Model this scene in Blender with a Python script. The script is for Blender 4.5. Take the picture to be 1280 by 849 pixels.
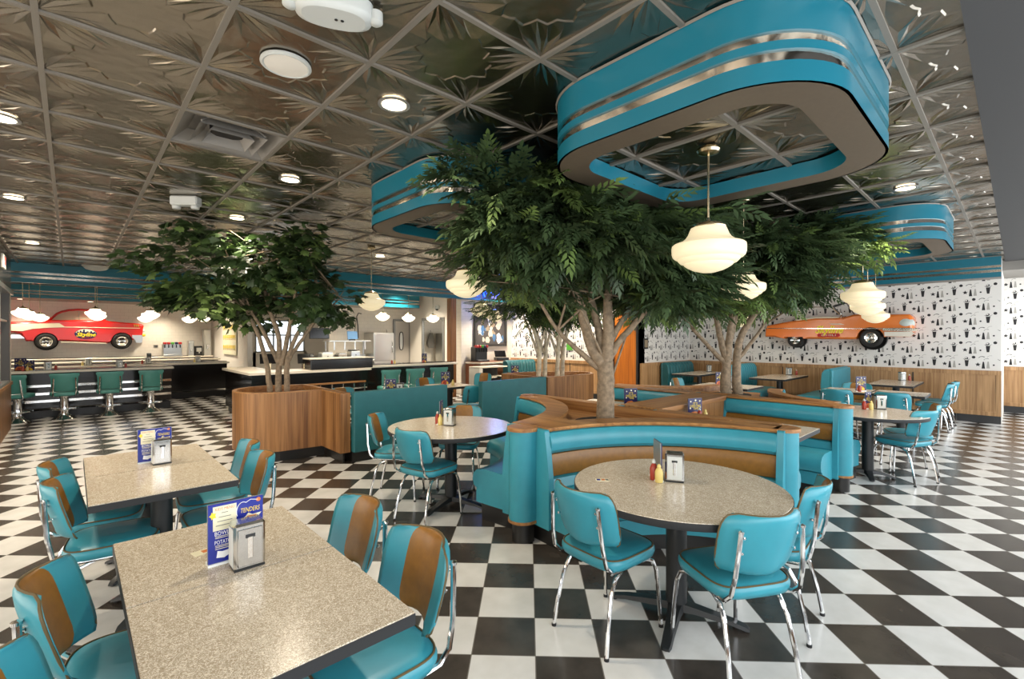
import bpy, bmesh, math, random
from mathutils import Vector, Matrix
PI = math.pi
SC = bpy.context.scene
COL = SC.collection
for _o in list(bpy.data.objects):
    bpy.data.objects.remove(_o, do_unlink=True)
random.seed(7)

# ------------------------------------------------------------------ camera, world, light, exposure
# world axes follow the ceiling grid: X and Y run along the tile rows, the camera stands at the origin
YAW = math.radians(43.0066)
CAM_H = 1.5098
cam_data = bpy.data.cameras.new('camera')
cam_data.sensor_width = 36.0
cam_data.lens = 590.39 / 1280.0 * 36.0
cam_data.clip_start = 0.05
cam_data.clip_end = 200
cam = bpy.data.objects.new('camera', cam_data)
cam.location = (0, 0, CAM_H)
cam.rotation_euler = (PI / 2 - 0.0031, 0, -YAW)
COL.objects.link(cam)
SC.camera = cam

SC.view_settings.view_transform = 'Standard'
SC.view_settings.look = 'None'
SC.view_settings.gamma = 1.0
SC.view_settings.use_curve_mapping = False
SC.view_settings.exposure = -0.04

world = bpy.data.worlds.new('daylight')
SC.world = world
world.use_nodes = True
_bg = world.node_tree.nodes['Background']
_bg.inputs['Color'].default_value = (0.86, 0.94, 1.0, 1)
_bg.inputs['Strength'].default_value = 2.2

def area_light(name, loc, rot, sx, sy, power, col):
    d = bpy.data.lights.new(name, 'AREA')
    d.shape = 'RECTANGLE'
    d.size, d.size_y = sx, sy
    d.energy = power
    d.color = col
    o = bpy.data.objects.new(name, d)
    o.location = loc
    o.rotation_euler = rot
    COL.objects.link(o)
    return o
# daylight that comes in through the storefront glazing (right of and behind the camera)
area_light('storefront_daylight', (6.5, -1.25, 1.55), (PI / 2, 0, 0), 15.0, 2.3, 330, (0.96, 0.98, 1.0))
area_light('entrance_daylight', (-2.6, 3.0, 1.55), (PI / 2, 0, -PI / 2), 8.0, 2.3, 135, (1.0, 0.78, 0.52))
SPOT_W = 120
CAN_COLOR = (1.0, 0.87, 0.68)

# ------------------------------------------------------------------ materials
MATS = {}
def lin(r, g, b):
    f = lambda c: (c / 255 / 12.92) if c / 255 <= 0.04045 else ((c / 255 + 0.055) / 1.055) ** 2.4
    return (f(r), f(g), f(b), 1.0)

def mat(name, col, rough=0.5, metal=0.0, noise=0.0, nscale=40.0, bump=0.0, spec=0.5, coat=0.0, emis=None, estr=0.0):
    m = bpy.data.materials.new(name)
    m.use_nodes = True
    nt = m.node_tree
    b = nt.nodes['Principled BSDF']
    b.inputs['Base Color'].default_value = col
    b.inputs['Roughness'].default_value = rough
    b.inputs['Metallic'].default_value = metal
    b.inputs['Specular IOR Level'].default_value = spec
    if coat:
        b.inputs['Coat Weight'].default_value = coat
        b.inputs['Coat Roughness'].default_value = 0.08
    if emis:
        b.inputs['Emission Color'].default_value = emis
        b.inputs['Emission Strength'].default_value = estr
    if noise or bump:
        tc = nt.nodes.new('ShaderNodeTexCoord')
        n = nt.nodes.new('ShaderNodeTexNoise')
        n.inputs['Scale'].default_value = nscale
        n.inputs['Detail'].default_value = 3
        nt.links.new(tc.outputs['Object'], n.inputs['Vector'])
        if noise:
            r = nt.nodes.new('ShaderNodeValToRGB')
            r.color_ramp.elements[0].position = 0.3
            r.color_ramp.elements[1].position = 0.7
            r.color_ramp.elements[0].color = [c * (1 - noise) for c in col[:3]] + [1]
            r.color_ramp.elements[1].color = [min(1, c * (1 + noise)) for c in col[:3]] + [1]
            nt.links.new(n.outputs['Fac'], r.inputs['Fac'])
            nt.links.new(r.outputs['Color'], b.inputs['Base Color'])
        if bump:
            bp = nt.nodes.new('ShaderNodeBump')
            bp.inputs['Strength'].default_value = bump
            bp.inputs['Distance'].default_value = 0.002
            nt.links.new(n.outputs['Fac'], bp.inputs['Height'])
            nt.links.new(bp.outputs['Normal'], b.inputs['Normal'])
    MATS[name] = m
    return m

def wood(name, c0, c1, axis, plank=0.14, rough=0.42):
    """grain that runs along one axis ('x','y','z'), boards of slightly different tone across it"""
    m = bpy.data.materials.new(name)
    m.use_nodes = True
    nt = m.node_tree
    L = nt.links.new
    b = nt.nodes['Principled BSDF']
    b.inputs['Roughness'].default_value = rough
    tc = nt.nodes.new('ShaderNodeTexCoord')
    mp = nt.nodes.new('ShaderNodeMapping')
    s = {'x': (1.2, 30, 30), 'y': (30, 1.2, 30), 'z': (30, 30, 1.2)}[axis]
    mp.inputs['Scale'].default_value = s
    L(tc.outputs['Object'], mp.inputs['Vector'])
    n = nt.nodes.new('ShaderNodeTexNoise')
    n.inputs['Scale'].default_value = 1.0
    n.inputs['Detail'].default_value = 5
    n.inputs['Distortion'].default_value = 0.6
    L(mp.outputs['Vector'], n.inputs['Vector'])
    mp2 = nt.nodes.new('ShaderNodeMapping')
    k = 1.0 / plank
    mp2.inputs['Scale'].default_value = {'x': (0.01, k, k), 'y': (k, 0.01, k), 'z': (k, k, 0.01)}[axis]
    L(tc.outputs['Object'], mp2.inputs['Vector'])
    v = nt.nodes.new('ShaderNodeTexVoronoi')
    v.inputs['Scale'].default_value = 1.0
    L(mp2.outputs['Vector'], v.inputs['Vector'])
    sp = nt.nodes.new('ShaderNodeSeparateColor')
    L(v.outputs['Color'], sp.inputs['Color'])
    ma = nt.nodes.new('ShaderNodeMath')
    ma.operation = 'MULTIPLY_ADD'
    ma.inputs[1].default_value = 0.18
    L(sp.outputs['Red'], ma.inputs[0])
    L(n.outputs['Fac'], ma.inputs[2])
    r = nt.nodes.new('ShaderNodeValToRGB')
    r.color_ramp.elements[0].position = 0.38
    r.color_ramp.elements[1].position = 0.80
    r.color_ramp.elements[0].color = c0
    r.color_ramp.elements[1].color = c1
    L(ma.outputs['Value'], r.inputs['Fac'])
    L(r.outputs['Color'], b.inputs['Base Color'])
    MATS[name] = m
    return m

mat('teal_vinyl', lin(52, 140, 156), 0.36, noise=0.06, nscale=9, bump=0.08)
mat('teal_shaded', lin(34, 98, 104), 0.42, noise=0.06, nscale=9)  # turquoise vinyl darkened, the dimmer interior's shade put into the colour
mat('stool_green', lin(66, 128, 120), 0.4, noise=0.05, nscale=9)
mat('brown_vinyl', lin(132, 88, 28), 0.38, noise=0.12, nscale=30)
mat('piping_brown', lin(92, 76, 44), 0.5)
mat('chrome', (0.82, 0.82, 0.82, 1), 0.10, 1.0)
mat('steel', (0.62, 0.62, 0.60, 1), 0.28, 1.0)
mat('brass', (0.62, 0.52, 0.34, 1), 0.22, 1.0)
mat('black_metal', lin(28, 30, 31), 0.42)
mat('black_edge', lin(34, 35, 37), 0.5)
mat('black_kick', lin(26, 24, 22), 0.35)
mat('black_gloss', lin(22, 18, 16), 0.15)
mat('rubber', lin(22, 22, 24), 0.7)
mat('white_paint', lin(226, 220, 210), 0.6)
mat('white_plastic', lin(190, 192, 188), 0.45)
mat('soffit_grey', lin(128, 124, 118), 0.75)
mat('soffit_shaded', lin(56, 55, 55), 0.8)  # grey darkened so the downward-facing shade sits in the colour
mat('ring_underside', lin(92, 80, 66), 0.5, noise=0.05)
mat('band_teal', lin(20, 108, 128), 0.34)
mat('band_chrome', (0.62, 0.58, 0.52, 1), 0.12, 1.0, bump=0.5, nscale=6)
mat('grid_grey', lin(116, 110, 101), 0.5)
mat('counter_white', lin(228, 218, 200), 0.3)
mat('mirror', (0.85, 0.87, 0.88, 1), 0.03, 1.0)
mat('door_grey', lin(186, 180, 172), 0.5)
mat('frame_dark', lin(52, 50, 48), 0.4)
mat('frame_grey', lin(150, 150, 148), 0.35, 0.6)
mat('dark_interior', lin(20, 19, 18), 0.7)
mat('soil', lin(28, 22, 18), 0.95, noise=0.4, nscale=60)
mat('bark', lin(134, 116, 94), 0.8, noise=0.35, nscale=26, bump=0.7)
mat('bark_pale', lin(200, 186, 160), 0.75, noise=0.3, nscale=14, bump=0.5)
def leaf_material(name, col):
    m = mat(name, col, 0.42, noise=0.5, nscale=4.0)
    nt = m.node_tree
    b = nt.nodes['Principled BSDF']
    tr = nt.nodes.new('ShaderNodeBsdfTranslucent')
    mx = nt.nodes.new('ShaderNodeMixShader')
    mx.inputs[0].default_value = 0.25
    src = b.inputs['Base Color'].links[0].from_socket
    nt.links.new(src, tr.inputs['Color'])
    nt.links.new(b.outputs['BSDF'], mx.inputs[1])
    nt.links.new(tr.outputs['BSDF'], mx.inputs[2])
    nt.links.new(mx.outputs['Shader'], nt.nodes['Material Output'].inputs['Surface'])
leaf_material('leaf_dark', lin(70, 90, 58))
leaf_material('leaf_maple', lin(54, 74, 40))
leaf_material('leaf_light', lin(112, 136, 74))
mat('menu_blue', lin(30, 44, 140), 0.25)
mat('menu_night', lin(30, 26, 78), 0.3)
mat('menu_cream', lin(226, 220, 190), 0.4)
mat('menu_yellow', lin(236, 206, 50), 0.4)
mat('menu_orange', lin(200, 112, 50), 0.4)
mat('white_ink', lin(240, 240, 240), 0.5)
mat('grey_ink', lin(120, 118, 110), 0.5)
mat('napkin_chrome', (0.50, 0.50, 0.49, 1), 0.16, 1.0)
mat('ketchup_red', lin(150, 46, 28), 0.3)
mat('mustard', lin(206, 184, 110), 0.35)
mat('glass_clear', (0.85, 0.88, 0.86, 1), 0.08)
mat('car_red', lin(190, 20, 8), 0.3, coat=0.25)
mat('car_orange', lin(226, 118, 38), 0.22, coat=0.6)
mat('car_cream', lin(216, 206, 178), 0.35)
mat('gold', lin(200, 160, 60), 0.3, 0.7)
mat('navy', lin(22, 26, 70), 0.4)
mat('logo_yellow', lin(238, 214, 40), 0.4)
mat('logo_red', lin(176, 20, 18), 0.4)
mat('exit_red', lin(220, 30, 20), 0.4, emis=(1, 0.05, 0.03, 1), estr=1.2)
mat('screen', lin(16, 16, 18), 0.15)
mat('green_sign', lin(90, 170, 60), 0.4)
mat('orange_door', lin(196, 112, 26), 0.45, noise=0.10, nscale=5)
mat('tire', lin(26, 25, 24), 0.65)
mat('headlight', lin(196, 206, 200), 0.12)
mat('ink_black', lin(30, 28, 30), 0.6)
mat('ink_grey', lin(168, 164, 156), 0.6)
mat('base_tile', lin(46, 47, 50), 0.3)
mat('shade', lin(200, 190, 165), 0.35, emis=lin(255, 234, 186), estr=0.62)
mat('shade_cool', lin(255, 250, 240), 0.35, emis=lin(255, 236, 206), estr=3.0)
mat('can_glow', lin(255, 244, 220), 0.4, emis=lin(255, 236, 200), estr=8.0)
mat('blue_glow', lin(60, 110, 255), 0.4, emis=lin(30, 80, 255), estr=5.0)
mat('art_a', lin(210, 196, 176), 0.5)
mat('art_b', lin(74, 70, 68), 0.5)
mat('art_c', lin(150, 132, 108), 0.5)
mat('art_d', lin(70, 110, 150), 0.5)
mat('wood_brown', lin(120, 72, 46), 0.4)
wood('wood_panel_shaded', lin(104, 66, 32), lin(158, 112, 66), 'z')  # darkened to carry the shade of faces turned from the windows
wood('wood_wainscot_lit', lin(140, 102, 64), lin(194, 152, 106), 'z')  # same wood, lightened to carry the storefront daylight in its colour
wood('wood_cap', lin(124, 78, 38), lin(182, 132, 76), 'y', 0.4)
wood('wood_cap_x', lin(124, 78, 38), lin(182, 132, 76), 'x', 0.4)
wood('wood_column', lin(120, 76, 42), lin(170, 116, 66), 'z')
wood('wood_orange', lin(160, 84, 22), lin(206, 120, 36), 'z', 0.5)

def checker_material():
    m = bpy.data.materials.new('checker_floor')
    m.use_nodes = True
    nt = m.node_tree
    L = nt.links.new
    b = nt.nodes['Principled BSDF']
    tc = nt.nodes.new('ShaderNodeTexCoord')
    mp = nt.nodes.new('ShaderNodeMapping')
    mp.vector_type = 'TEXTURE'
    mp.inputs['Location'].default_value = (FLOOR_O[0], FLOOR_O[1], -1.1)
    mp.inputs['Rotation'].default_value = (0, 0, -PI / 4)
    mp.inputs['Scale'].default_value = (0.3048, 0.3048, 1.0)
    L(tc.outputs['Object'], mp.inputs['Vector'])
    ck = nt.nodes.new('ShaderNodeTexChecker')
    ck.inputs['Scale'].default_value = 1.0
    ck.inputs['Color1'].default_value = (1, 1, 1, 1)
    ck.inputs['Color2'].default_value = (0, 0, 0, 1)
    L(mp.outputs['Vector'], ck.inputs['Vector'])
    n = nt.nodes.new('ShaderNodeTexNoise')
    n.inputs['Scale'].default_value = 7.0
    n.inputs['Detail'].default_value = 6
    L(tc.outputs['Object'], n.inputs['Vector'])
    def ramp(a, c):
        r = nt.nodes.new('ShaderNodeValToRGB')
        r.color_ramp.elements[0].position = 0.3
        r.color_ramp.elements[1].position = 0.7
        r.color_ramp.elements[0].color = a
        r.color_ramp.elements[1].color = c
        L(n.outputs['Fac'], r.inputs['Fac'])
        return r
    w = ramp(lin(198, 196, 191), lin(212, 210, 206))
    k = ramp(lin(52, 47, 43), lin(68, 62, 56))
    mx = nt.nodes.new('ShaderNodeMix')
    mx.data_type = 'RGBA'
    L(ck.outputs['Fac'], mx.inputs[0])
    L(k.outputs['Color'], mx.inputs[6])
    L(w.outputs['Color'], mx.inputs[7])
    # thin dark joints between the tiles
    br = nt.nodes.new('ShaderNodeTexBrick')
    br.offset = 0.0
    br.inputs['Scale'].default_value = 1.0
    br.inputs['Mortar Size'].default_value = 0.008
    br.inputs['Brick Width'].default_value = 1.0
    br.inputs['Row Height'].default_value = 1.0
    L(mp.outputs['Vector'], br.inputs['Vector'])
    mx2 = nt.nodes.new('ShaderNodeMix')
    mx2.data_type = 'RGBA'
    L(br.outputs['Fac'], mx2.inputs[0])
    L(mx.outputs[2], mx2.inputs[6])
    mx2.inputs[7].default_value = lin(110, 104, 96)
    L(mx2.outputs[2], b.inputs['Base Color'])
    b.inputs['Roughness'].default_value = 0.24
    b.inputs['Specular IOR Level'].default_value = 0.45
    MATS['checker_floor'] = m
FLOOR_O = (1.6069, 1.5596)

def tin_material():
    m = mat('tin', (0.31, 0.28, 0.235, 1), 0.26, 1.0)
    nt = m.node_tree
    b = nt.nodes['Principled BSDF']
    tc = nt.nodes.new('ShaderNodeTexCoord')
    n = nt.nodes.new('ShaderNodeTexNoise')
    n.inputs['Scale'].default_value = 5.0
    n.inputs['Detail'].default_value = 3
    nt.links.new(tc.outputs['Object'], n.inputs['Vector'])
    bp = nt.nodes.new('ShaderNodeBump')
    bp.inputs['Strength'].default_value = 0.35
    bp.inputs['Distance'].default_value = 0.02
    nt.links.new(n.outputs['Fac'], bp.inputs['Height'])
    nt.links.new(bp.outputs['Normal'], b.inputs['Normal'])

def speckle_material():
    m = mat('speckle_top', lin(196, 182, 160), 0.2)
    nt = m.node_tree
    L = nt.links.new
    b = nt.nodes['Principled BSDF']
    tc = nt.nodes.new('ShaderNodeTexCoord')
    n = nt.nodes.new('ShaderNodeTexNoise')
    n.inputs['Scale'].default_value = 95.0
    n.inputs['Detail'].default_value = 1
    n.inputs['Distortion'].default_value = 2.2
    L(tc.outputs['Object'], n.inputs['Vector'])
    r = nt.nodes.new('ShaderNodeValToRGB')
    r.color_ramp.interpolation = 'EASE'
    e = r.color_ramp.elements
    e[0].position, e[0].color = 0.34, lin(228, 218, 200)
    e[1].position, e[1].color = 0.68, lin(228, 218, 200)
    x = r.color_ramp.elements.new(0.5)
    x.color = lin(166, 150, 126)
    L(n.outputs['Fac'], r.inputs['Fac'])
    L(r.outputs['Color'], b.inputs['Base Color'])

def brick_material(name, c1, c2, mortar, bw, rh, mort, rough=0.3):
    m = mat(name, c1, rough)
    nt = m.node_tree
    L = nt.links.new
    b = nt.nodes['Principled BSDF']
    tc = nt.nodes.new('ShaderNodeTexCoord')
    sx = nt.nodes.new('ShaderNodeSeparateXYZ')
    L(tc.outputs['Object'], sx.inputs['Vector'])
    ad = nt.nodes.new('ShaderNodeMath')
    ad.operation = 'ADD'
    L(sx.outputs['X'], ad.inputs[0])
    L(sx.outputs['Y'], ad.inputs[1])
    cb = nt.nodes.new('ShaderNodeCombineXYZ')
    L(ad.outputs['Value'], cb.inputs['X'])
    L(sx.outputs['Z'], cb.inputs['Y'])
    br = nt.nodes.new('ShaderNodeTexBrick')
    br.inputs['Color1'].default_value = c1
    br.inputs['Color2'].default_value = c2
    br.inputs['Mortar'].default_value = mortar
    br.inputs['Scale'].default_value = 1.0
    br.inputs['Mortar Size'].default_value = mort
    br.inputs['Brick Width'].default_value = bw
    br.inputs['Row Height'].default_value = rh
    L(cb.outputs['Vector'], br.inputs['Vector'])
    L(br.outputs['Color'], b.inputs['Base Color'])

checker_material()
tin_material()
speckle_material()
brick_material('subway', lin(228, 220, 206), lin(231, 223, 210), lin(219, 211, 198), 0.2, 0.1, 0.005)

# ------------------------------------------------------------------ mesh helpers
def rotz(a):
    return Matrix.Rotation(a, 4, 'Z')

class MB:
    """collects shapes and links them as ONE mesh object"""
    def __init__(self):
        self.v, self.f, self.m, self.s = [], [], [], []
        self.mats = []
    def mi(self, name):
        if name not in self.mats:
            self.mats.append(name)
        return self.mats.index(name)
    def add(self, verts, faces, m, smooth=False, M=None):
        o = len(self.v)
        if M is not None:
            verts = [tuple(M @ Vector(p)) for p in verts]
        self.v += [tuple(p) for p in verts]
        mi = self.mi(m)
        for f in faces:
            self.f.append([o + i for i in f])
            self.m.append(mi)
            self.s.append(smooth)
    def box(self, c, d, m, M=None, bev=0.0):
        x, y, z = d[0] / 2, d[1] / 2, d[2] / 2
        cx, cy, cz = c
        if bev <= 0:
            vs = [(cx + a * x, cy + b * y, cz + e * z) for e in (-1, 1) for b in (-1, 1) for a in (-1, 1)]
            fs = [(0, 2, 3, 1), (4, 5, 7, 6), (0, 1, 5, 4), (2, 6, 7, 3), (0, 4, 6, 2), (1, 3, 7, 5)]
            self.add(vs, fs, m, False, M)
            return
        bev = min(bev, x * 0.9, y * 0.9, z * 0.9)
        r = []
        for zz, ins in ((-z, bev), (-z + bev, 0), (z - bev, 0), (z, bev)):
            a, b = x - ins, y - ins
            q = bev - ins if ins else bev
            k = bev if not ins else 0.0001
            r.append([(cx + px, cy + py, cz + zz) for px, py in
                      ((-a + k, -b), (a - k, -b), (a, -b + k), (a, b - k), (a - k, b), (-a + k, b), (-a, b - k), (-a, -b + k))])
        self.loft(r, m, caps=True, smooth=False, M=M)
    def loft(self, rings, m, caps=True, smooth=True, closed=True, M=None, cap_m=None):
        n = len(rings[0])
        vs = [p for r in rings for p in r]
        fs = []
        for k in range(len(rings) - 1):
            for i in range(n if closed else n - 1):
                j = (i + 1) % n
                fs.append((k * n + i, k * n + j, (k + 1) * n + j, (k + 1) * n + i))
        self.add(vs, fs, m, smooth, M)
        if caps:
            self.add(rings[0], [tuple(reversed(range(n)))], cap_m or m, False, M)
            self.add(rings[-1], [tuple(range(n))], cap_m or m, False, M)
    def prism(self, poly, z0, z1, m, top=None, M=None, side=None):
        n = len(poly)
        self.loft([[(x, y, z0) for x, y in poly], [(x, y, z1) for x, y in poly]], side or m, caps=False, smooth=False, M=M)
        self.add([(x, y, z1) for x, y in poly], [tuple(range(n))], top or m, False, M)
        self.add([(x, y, z0) for x, y in poly], [tuple(reversed(range(n)))], m, False, M)
    def lathe(self, prof, m, c=(0, 0, 0), n=24, smooth=True, M=None, cap0=False, cap1=False):
        rings = [[(c[0] + r * math.cos(2 * PI * i / n), c[1] + r * math.sin(2 * PI * i / n), c[2] + z) for i in range(n)] for r, z in prof]
        self.loft(rings, m, caps=False, smooth=smooth, M=M)
        if cap0:
            self.add(rings[0], [tuple(reversed(range(n)))], m, False, M)
        if cap1:
            self.add(rings[-1], [tuple(range(n))], m, False, M)
    def cyl(self, c, r, h, m, n=20, M=None, r2=None):
        self.lathe([(r, 0), (r if r2 is None else r2, h)], m, c, n, True, M, True, True)
    def tube(self, path, r, m, n=8, M=None, closed=False):
        P = [Vector(p) for p in path]
        K = len(P)
        rr = r if isinstance(r, (list, tuple)) else [r] * K
        rings = []
        up = None
        for i in range(K):
            a = P[i - 1] if (i > 0 or closed) else P[i]
            b = P[(i + 1) % K] if (i < K - 1 or closed) else P[i]
            t = (b - a).normalized()
            if up is None:
                up = Vector((0, 0, 1)) if abs(t.z) < 0.9 else Vector((1, 0, 0))
            x = up - t * up.dot(t)
            if x.length < 1e-5:
                x = Vector((1, 0, 0)) - t * t.x
            x.normalize()
            y = t.cross(x)
            up = x
            rings.append([tuple(P[i] + (x * math.cos(2 * PI * k / n) + y * math.sin(2 * PI * k / n)) * rr[i]) for k in range(n)])
        if closed:
            rings.append(rings[0])
        self.loft(rings, m, caps=not closed, smooth=True, M=M)
    def text(self, s, size, m, M, shear=0.0, align='CENTER', width=None, bold=0.0):
        """lettering: the glyph outlines of Blender's own font, standing on the surface"""
        cu = bpy.data.curves.new('tmp_text', 'FONT')
        cu.body = s
        cu.size = size
        cu.shear = shear
        cu.align_x = align
        cu.align_y = 'CENTER'
        cu.resolution_u = 2
        cu.offset = bold
        ob = bpy.data.objects.new('tmp_text', cu)
        COL.objects.link(ob)
        bpy.context.view_layer.update()
        me = bpy.data.meshes.new_from_object(ob)
        vs = [tuple(v.co) for v in me.vertices]
        if width and vs:
            w = max(v[0] for v in vs) - min(v[0] for v in vs)
            k = width / max(w, 1e-6)
            vs = [(v[0] * k, v[1], v[2]) for v in vs]
        self.add(vs, [tuple(p.vertices) for p in me.polygons], m, False, M)
        bpy.data.objects.remove(ob, do_unlink=True)
        bpy.data.meshes.remove(me)
        bpy.data.curves.remove(cu)
    def build(self, name, parent=None, loc=(0, 0, 0), rz=0.0, angle=40, bevel=0.0):
        me = bpy.data.meshes.new(name)
        me.from_pydata(self.v, [], self.f)
        for k in self.mats:
            me.materials.append(MATS[k])
        me.polygons.foreach_set('material_index', self.m)
        me.polygons.foreach_set('use_smooth', self.s)
        me.update()
        if any(self.s):
            me.set_sharp_from_angle(angle=math.radians(angle))
        o = bpy.data.objects.new(name, me)
        COL.objects.link(o)
        o.location = loc
        o.rotation_euler = (0, 0, rz)
        if parent:
            o.parent = parent
        if bevel:
            md = o.modifiers.new('bevel', 'BEVEL')
            md.width = bevel
            md.segments = 2
            md.limit_method = 'ANGLE'
        return o

def tag(o, label, cat, group=None, kind=None):
    o['label'] = label
    o['category'] = cat
    if group:
        o['group'] = group
    if kind:
        o['kind'] = kind
    return o
def thing(name, label, cat, loc=(0, 0, 0), rz=0.0, group=None):
    o = bpy.data.objects.new(name, None)
    o.empty_display_size = 0.1
    COL.objects.link(o)
    o.location = loc
    o.rotation_euler = (0, 0, rz)
    return tag(o, label, cat, group)
def struct(mb, name, label=None, **k):
    o = mb.build(name, **k)
    o['kind'] = 'structure'
    if label:
        o['label'] = label
    return o
def kids(o):
    return [c for c in bpy.data.objects if c.parent == o]
KIDS = {}
def dup(src, loc, rz=0.0, label=None, group=None):
    if src.name not in KIDS:
        KIDS[src.name] = [(c, kids(c)) for c in kids(src)]
    r = src.copy()
    COL.objects.link(r)
    r.location = loc
    r.rotation_euler = (0, 0, rz)
    if label:
        r['label'] = label
    if group:
        r['group'] = group
    for c, gs in KIDS[src.name]:
        d = c.copy()
        COL.objects.link(d)
        d.parent = r
        for g in gs:
            e = g.copy()
            COL.objects.link(e)
            e.parent = d
    return r
def arc(c, r, a0, a1, n):
    return [(c[0] + r * math.cos(a0 + (a1 - a0) * i / n), c[1] + r * math.sin(a0 + (a1 - a0) * i / n)) for i in range(n + 1)]
def rrect(x0, y0, x1, y1, r, n=8):
    p = []
    for cx, cy, a in ((x1 - r, y0 + r, -PI / 2), (x1 - r, y1 - r, 0), (x0 + r, y1 - r, PI / 2), (x0 + r, y0 + r, PI)):
        p += arc((cx, cy), r, a, a + PI / 2, n)
    return p
def superloop(a, b, e, n, z, cx=0.0):
    o = []
    for i in range(n):
        t = 2 * PI * i / n
        c, s = math.cos(t), math.sin(t)
        o.append((cx + a * math.copysign(abs(c) ** (2 / e), c), b * math.copysign(abs(s) ** (2 / e), s), z))
    return o

# ------------------------------------------------------------------ setting: floor, walls, ceiling
CZ = 2.908            # ceiling
T = 0.6096            # ceiling tile
N0 = (0.498, 2.853)   # one node of the ceiling grid
mb = MB()
mb.box((5.6, 9.0, -0.05), (17.8, 20.4, 0.1), 'checker_floor')
struct(mb, 'floor')

def wall_box(name, x0, y0, x1, y1, z0, z1, m):
    b = MB()
    b.box(((x0 + x1) / 2, (y0 + y1) / 2, (z0 + z1) / 2), (x1 - x0, y1 - y0, z1 - z0), m)
    return struct(b, name)

# embossed tin ceiling: every tile has a folded fan in each corner and a zigzag medallion
def tin_tile(b, ox, oy, z, w=T):
    A = [3, 13, 21, 29, 37, 45, 53, 61, 69, 77, 87]
    R = [0.44, 0.26, 0.36, 0.20, 0.29, 0.20, 0.29, 0.20, 0.36, 0.26, 0.44]
    H = [0.0, 0.0062, -0.002, 0.0062, -0.002, 0.0062, -0.002, 0.0062, -0.002, 0.0062, 0.0]
    vs, fs, ring, fans = [], [], [], []
    for cx, cy, a0 in ((0, 0, 0), (1, 0, 90), (1, 1, 180), (0, 1, 270)):
        ci = len(vs)
        vs.append((ox + cx * w, oy + cy * w, z))
        ids = []
        for a, r, h in zip(reversed(A), reversed(R), H):
            t = math.radians(a0 + a)
            ids.append(len(vs))
            vs.append((ox + (cx + r * math.cos(t)) * w, oy + (cy + r * math.sin(t)) * w, z + h))
        for i in range(len(ids) - 1):
            fs.append((ci, ids[i + 1], ids[i]))
        fans.append((ids, ci))
        ring += ids
    for k in range(4):
        a, c = fans[k], fans[(k + 1) % 4]
        fs.append((a[1], a[0][-1], c[0][0], c[1]))
    mx, my = ox + w / 2, oy + w / 2
    n = len(ring)
    lip, med, core = [], [], []
    for q in range(n):
        t = PI + (q + 0.5) / n * 2 * PI
        rad = (0.30 + (-0.026, 0.0, 0.028, 0.0)[q % 4] + 0.03 * math.cos(4 * t)) * w
        for lst, k, zz in ((lip, 1.0, 0.0005), (med, 0.95, 0.0050), (core, 0.5, 0.0065)):
            lst.append(len(vs))
            vs.append((mx + rad * k * math.cos(t), my + rad * k * math.sin(t), z + zz))
    for q in range(n):
        r = (q + 1) % n
        fs.append((ring[q], ring[r], lip[r], lip[q]))
        fs.append((lip[q], lip[r], med[r], med[q]))
        fs.append((med[q], med[r], core[r], core[q]))
    fs.append(tuple(core))
    b.add(vs, fs, 'tin')

RINGS = [(2.0, 0.48, 3.62, 2.0), (2.0, 2.82, 3.62, 4.34), (6.35, 0.52, 7.97, 2.04)]
mb = MB()
i0, i1 = -6, 23
j0, j1 = -5, 27
for i in range(i0, i1):
    for j in range(j0, j1):
        x, y = N0[0] + i * T, N0[1] + j * T
        if y + T < 0.17 or y > 18.9 or x > 12.0 or x < -3.1:
            continue
        if i == 0 and j == 1:
            continue      # the air diffuser fills this bay
        tin_tile(mb, x, y, CZ)
struct(mb, 'ceiling')
mb = MB()
mb.box((5.6, 9.0, CZ + 0.12), (17.8, 20.4, 0.08), 'soffit_grey')
struct(mb, 'ceiling_slab')
mb = MB()
for i in range(i0, i1):
    x = N0[0] + i * T
    if -3.1 < x < 12:
        mb.box((x, 9.5, CZ - 0.004), (0.024, 18.8, 0.016), 'grid_grey')
for j in range(j0, j1):
    y = N0[1] + j * T
    if 0.1 < y < 18.9:
        mb.box((4.5, y, CZ - 0.0035), (15.0, 0.024, 0.015), 'grid_grey')
struct(mb, 'trim_1', 'pale grey grid bars between the ceiling panels')

# storefront side: smooth soffit, header and mullions (daylight side, mostly outside the frame)
wall_box('ceiling_soffit', -3.2, -1.15, 14.3, 0.165, CZ - 0.03, CZ + 0.06, 'soffit_shaded')
mb = MB()
mb.box((5.5, -1.1, 2.82), (17.5, 0.1, 0.2), 'soffit_grey')
mb.box((5.5, -1.1, 0.16), (17.5, 0.1, 0.32), 'wood_panel_shaded')
for k in range(13):
    mb.box((-3.0 + 1.4 * k, -1.1, 1.5), (0.07, 0.1, 2.7), 'frame_grey')
mb.box((5.5, -1.1, 2.1), (17.5, 0.08, 0.06), 'frame_grey')
struct(mb, 'window_1')
mb = MB()
mb.box((-3.1, 3.6, 2.82), (0.1, 9.6, 0.2), 'soffit_grey')
mb.box((-3.1, 3.6, 0.16), (0.1, 9.6, 0.32), 'wood_panel_shaded')
for k in range(8):
    mb.box((-3.1, -1.1 + 1.35 * k, 1.5), (0.1, 0.07, 2.7), 'frame_grey')
struct(mb, 'window_2')

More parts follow.
